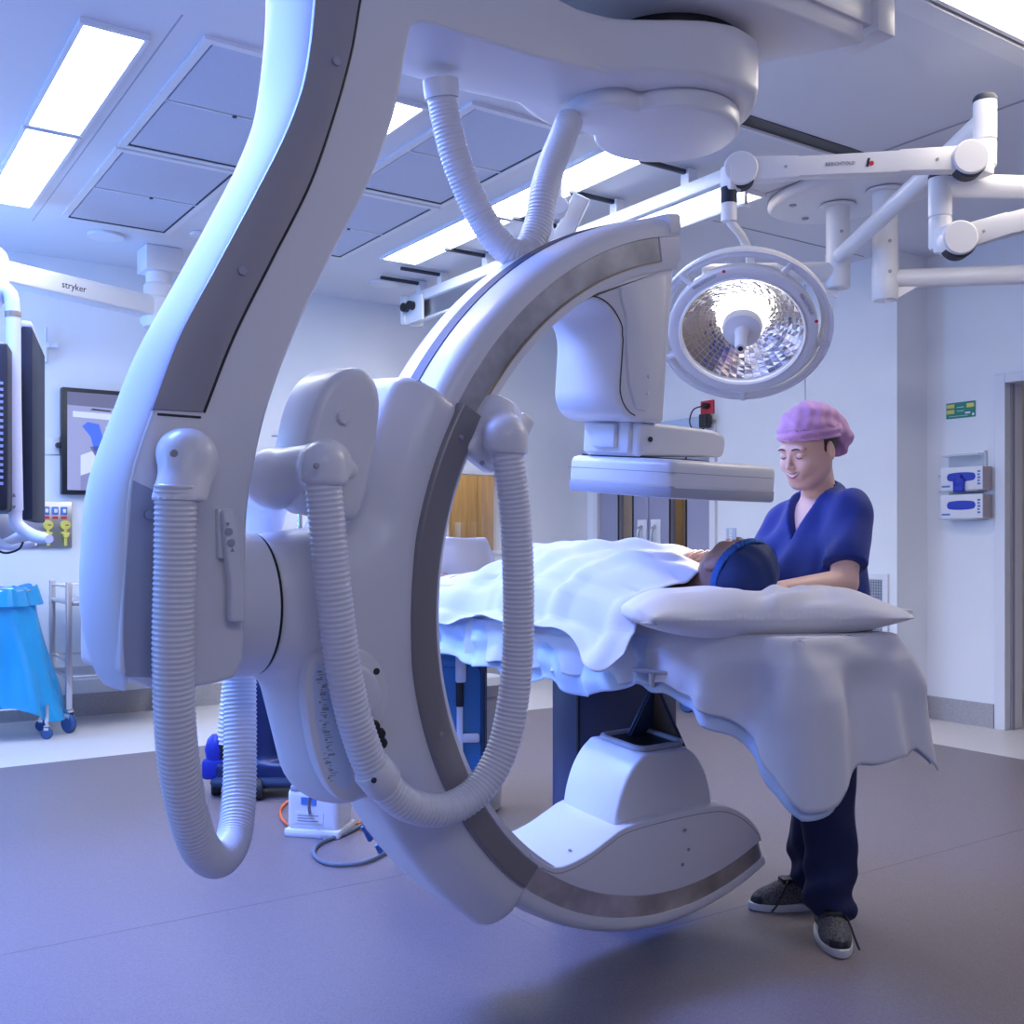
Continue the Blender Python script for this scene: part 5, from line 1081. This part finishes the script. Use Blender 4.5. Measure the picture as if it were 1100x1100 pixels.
orr = part('outer_ring', tube([lf([((.326)*math.cos(t), (.326)*math.sin(t), -.025)])[0] for t in np.linspace(0, 2*pi, 72, endpoint=False)], .014, 12, closed=True), 'white', hdm)
rl([(.30, -.085), (.333, -.07), (.348, -.02), (.338, -.012), (.322, -.03), (.30, -.06), (.30, -.085)], 'white', 'rear_shroud', hdm, caps=False, auto=True)
def arcband(t0, t1, r0, r1, z0, z1, n=50):
    V = []; k = 4
    for t in np.radians(np.linspace(t0, t1, n)):
        for r, z in ((r0, z0), (r1, z0+.01), (r1+.004, z1), (r0, z1-.012)): V.append((r*math.cos(t), r*math.sin(t), z))
    return np.array(V), [[i*k+j, i*k+(j+1) % k, (i+1)*k+(j+1) % k, (i+1)*k+j] for i in range(n-1) for j in range(k)]+[list(range(k)), [(n-1)*k+j for j in range(k)][::-1]]
part('ring_cover', tr(arcband(-25, 190, .312, .342, -.06, -.008), lf), 'white', hdm)
for t in (55, 130, 200, 268, 345): part('ring_strut', tr(cbox((.30*math.cos(math.radians(t)), .30*math.sin(math.radians(t)), -.02), (.045, .010, .014), .003, rot('Z', t)), lf), 'white', hdm)
for t, sz in ((118, 1), (25, 1)):
    r_ = .272; c_ = np.array([r_*math.cos(math.radians(t)), r_*math.sin(math.radians(t)), .0165]); xd = np.array([math.sin(math.radians(t)), -math.cos(math.radians(t)), 0]); yd = np.array([math.cos(math.radians(t)), math.sin(math.radians(t)), 0])
    text('maker_logo', 'BERCHTOLD', .018, lf([c_])[0], LR@xd, LR@yd, 'grey', hdm); part('logo_mark', tr(disc(c_+xd*.085, (0, 0, 1), .007, .001, 10), lf), 'red', hdm)
# second light's jointed arm at the right edge
K2 = at(1008, 240, 4.0); kb2 = at(1010, 268, 4.0)
k2 = part('knuckle', lathe([(.036, 0), (.042, .012), (.042, .115), (.038, .12), (.043, .125), (.043, .27), (.038, .285)], (kb2[0], kb2[1], kb2[2]), seg=24), 'white', SL, auto=True)
part('knuckle_cap', lathe([(.044, 0), (.044, .012), (.034, .03)], (kb2[0], kb2[1], kb2[2]+.268), seg=24), 'navyblack', k2)
e0 = at(1012, 199, 4.0); e1_ = at(1200, 207, 4.05); e1_[2] = e0[2]; part('extension_arm', tube([e0, e1_], .044, 18), 'white', SL)
sarm(at(1028, 258, 3.93), at(1210, 205, 3.9), False)
part('joint_block', cbox(at(1018, 258, 3.97), (.04, .04, .05), .012), 'white', SL)
sp_ = bpy.data.lights.new('surgical_lamp_beam', 'SPOT'); sp_.energy = 260; sp_.spot_size = math.radians(10.5); sp_.spot_blend = .6; sp_.color = (1, .96, .9); sp_.shadow_soft_size = .1
so_ = bpy.data.objects.new('surgical_lamp_beam', sp_); COL.objects.link(so_); so_.location = lf([(0, 0, .15)])[0]; so_.rotation_euler = (Vector(hdR+np.array([0, .0, -.02]))-Vector(so_.location)).to_track_quat('-Z', 'Y').to_euler()
# articulated arm piece hanging behind the hose
hg = thing('ceiling_hanger', 'cream jointed hanger arm behind the V shaped hose', 'arm', at(600, 240, 5.2))
part('upper_link', tr(cbox((0, 0, 0), (.045, .03, .16), .012, rot('Y', 26)), lambda V: at(610, 243, 5.2)+V@np.array([[cS, -sS, 0], [sS, cS, 0], [0, 0, 1]])), 'frame', hg)
part('lower_link', tr(cbox((0, 0, 0), (.035, .03, .20), .012, rot('Y', -6)), lambda V: at(588, 258, 5.2)+V@np.array([[cS, -sS, 0], [sS, cS, 0], [0, 0, 1]])), 'frame', hg)
part('joint', disc(at(600, 226, 5.12), (-sS, -cS, 0), .045, .08, 20), 'frame', hg); part('ceiling_tube', rod(at(598, 222, 5.2), np.r_[at(598, 222, 5.2)[:2], CZ], .03), 'frame', hg)

# ================================================================== things on the floor under and behind the machine
bx_ = thing('floor_unit', 'small white medical unit standing on the floor behind the machine', 'device', np.r_[at(343, 583, 4.35)[:2], 0])
u0 = np.r_[at(343, 583, 4.35)[:2], 0]; uR = np.stack([rr, dd, np.array([0, 0, 1.])], 1); uf = lambda V: u0+np.asarray(V)@rot('Z', -12).T@uR.T
part('base', tr(box((-.12, -.09, .0), (.12, .12, .035), .012), uf), 'white', bx_)
part('housing', tr(sculpt(lambda P: sm(rb(P, (0, .01, .11), (.112-.0, .09, .09), .03), rb(P, (0, .03, .19), (.08, .06, .03), .02), .03), (-.2, -.2, -.02), (.2, .2, .3), .008), uf), 'white', bx_)
part('blue_label', tr(box((-.045, -.083, .135), (.02, -.079, .165)), uf), 'print', bx_, False); part('paper_label', tr(box((-.07, -.083, .06), (.05, -.079, .105)), uf), 'card', bx_, False)
part('printed_mark', tr(join(*[box((-.06+.0*k, -.0845, .068+k*.011), (.03-.02*(k % 2), -.083, .072+k*.011)) for k in range(3)]), uf), 'grey', bx_, False)
part('latch', tr(box((-.095, -.08, .185), (-.05, -.05, .21), .006), uf), 'band', bx_)
z0 = .012; fl_ = lambda px, py: np.r_[atz(px, py, 0)[:2], z0]
single('grey_cable', tube(spline([at(368, 845, 4.25), fl_(372, 888), fl_(352, 905), fl_(336, 890), at(333, 858, 4.1), at(348, 843, 4.1)], 50)[0], .007, 8), 'cable', 'grey cable looped over the front of the white floor unit', 'cable')
single('grey_cable', tube(spline([fl_(395, 885), fl_(372, 898), fl_(345, 908), fl_(337, 920), fl_(352, 931), fl_(385, 931), fl_(412, 920), fl_(440, 900)], 60)[0], .008, 8), 'cable', 'grey cable lying in a wide curve on the floor in front of the white unit', 'cable')
single('orange_cable', tube(spline([fl_(330, 858), fl_(312, 862), fl_(301, 874), fl_(308, 888), fl_(330, 893), fl_(375, 890), fl_(395, 883)], 40)[0], .006, 8), 'orange', 'orange cable curling on the floor left of the white unit', 'cable')
vc = thing('vacuum_cleaner', 'dark blue wheeled machine with a white ribbed hose behind the hanging hose', 'machine', np.r_[at(283, 583, 5.1)[:2], 0])
v0 = np.r_[at(283, 583, 5.1)[:2], 0]; vf = lambda V: v0+np.asarray(V)@uR.T
part('tank', tr(sculpt(lambda P: sm(cap(P, (0, 0, .16), (0, 0, .50), .15, .135), rb(P, (0, 0, .11), (.19, .17, .06), .03), .03), (-.3, -.3, 0), (.3, .3, .8), .014), vf), 'bluebody', vc)
part('bumper', tr(box((-.21, -.2, .05), (.2, .2, .10), .03), vf), 'vinyldk', vc)
part('spout', tr(join(lathe([(.02, .16), (.045, .17), (.055, .22), (.04, .27), (.02, .29)], (-.20, -.10, 0)), cbox((-.2, -.1, .13), (.06, .05, .05), .02)), vf), 'glove', vc)
for x, y in ((-.2, -.1), (.02, -.2), (.18, .1), (-.12, .2)): part('wheel', tr(disc((x-.025, y, .05), (1, .3, 0), .05, .045), vf), 'rubber', vc)
vh = [at(253, 700, 5.0), at(249, 745, 5.0), at(246, 775, 5.0), at(244, 800, 5.0)]
part('hose', ribbed(vh, .052, .02, .005, 16), 'hose', vc); part('hose_end', join(tube([at(243.5, 798, 5.0), at(243.5, 808, 5.0)], .05, 16), cbox(at(237, 812, 5.0), (.016, .04, .03), .004), cbox(at(249, 812, 5.0), (.016, .04, .03), .004)), 'black', vc)
# blue folded pad
bp_ = thing('folding_stretcher', 'folded blue vinyl stretcher with white hinge strap under the table', 'stretcher', np.r_[at(480, 583, 3.95)[:2], 0])
b0_ = np.r_[at(480, 583, 3.95)[:2], 0]; bf = lambda V: b0_+np.asarray(V)@rot('Z', 6).T@uR.T
part('panel', tr(prism(rrect(-.22, .14, .16, .76, .05), -.03, .03, .015, 3, fn=lambda V: V[:, [0, 2, 1]]), bf), 'vinyl', bp_, auto=True)
part('edge_trim', tr(tube([(x, -.032, z) for x, z in rrect(-.215, .135, .165, .755, .05)], .010, 8, closed=True), bf), 'vinyldk', bp_)
part('rear_panel', tr(prism(rrect(-.24, .155, .14, .77, .03), .035, .07, .008, 2, fn=lambda V: V[:, [0, 2, 1]]), bf), 'vinyldk', bp_, auto=True)
part('top_flap', tr(box((-.22, -.05, .735), (.10, .06, .79), .02), bf), 'vinyl', bp_)
part('hinge_bar', tr(join(box((.035, -.05, .30), (.058, -.033, .60), .004), box((.03, -.06, .68), (.07, -.032, .78), .008), box((-.09, -.048, .455), (.12, -.034, .49), .008)), bf), 'white', bp_); part('buckle', tr(box((.033, -.055, .59), (.06, -.035, .68), .005), bf), 'black', bp_)
part('leg', tr(rod((-.18, .05, 0), (-.18, .05, .7), .014), bf), 'steel', bp_); part('leg', tr(rod((.12, .05, 0), (.12, .05, .7), .014), bf), 'steel', bp_)
bi = np.r_[at(513, 583, 4.75)[:2], 0]
bn = thing('waste_bin', 'round grey bin behind the folded blue stretcher', 'bin', bi)
part('bucket', lathe([(.09, 0), (.105, .01), (.125, .50), (.12, .52)], bi, seg=32), 'binm', bn); part('lid', lathe([(.132, .52), (.135, .53), (.135, .57), (.10, .60), (.02, .605)], bi, seg=32), 'binm', bn, auto=True)
tl_ = np.r_[at(735, 583, 7.4)[:2], 0]
tr2 = thing('instrument_trolley', 'wheeled trolley base seen far behind under the head drape', 'trolley', tl_)
tf = lambda V: tl_+np.asarray(V)@uR.T
part('tray', tr(box((-.12, 0, .235), (.75, .45, .25), .004), tf), 'steel', tr2); part('frame_bar', tr(join(rod((-.10, .02, .24), (-.10, .02, .80), .012), rod((.7, .02, .24), (.7, .02, .80), .012), rod((-.10, .43, .24), (-.10, .43, .8), .012), rod((.7, .43, .24), (.7, .43, .8), .012)), tf), 'steel', tr2)
part('top_shelf', tr(box((-.12, 0, .79), (.75, .45, .81), .004), tf), 'steel', tr2)
for x, y in ((.03, .03), (.7, .03), (-.08, .42), (.7, .42)): q = tf([(x, y, 0)])[0]; caster(q, .055, tr2, .6, stem=.12)
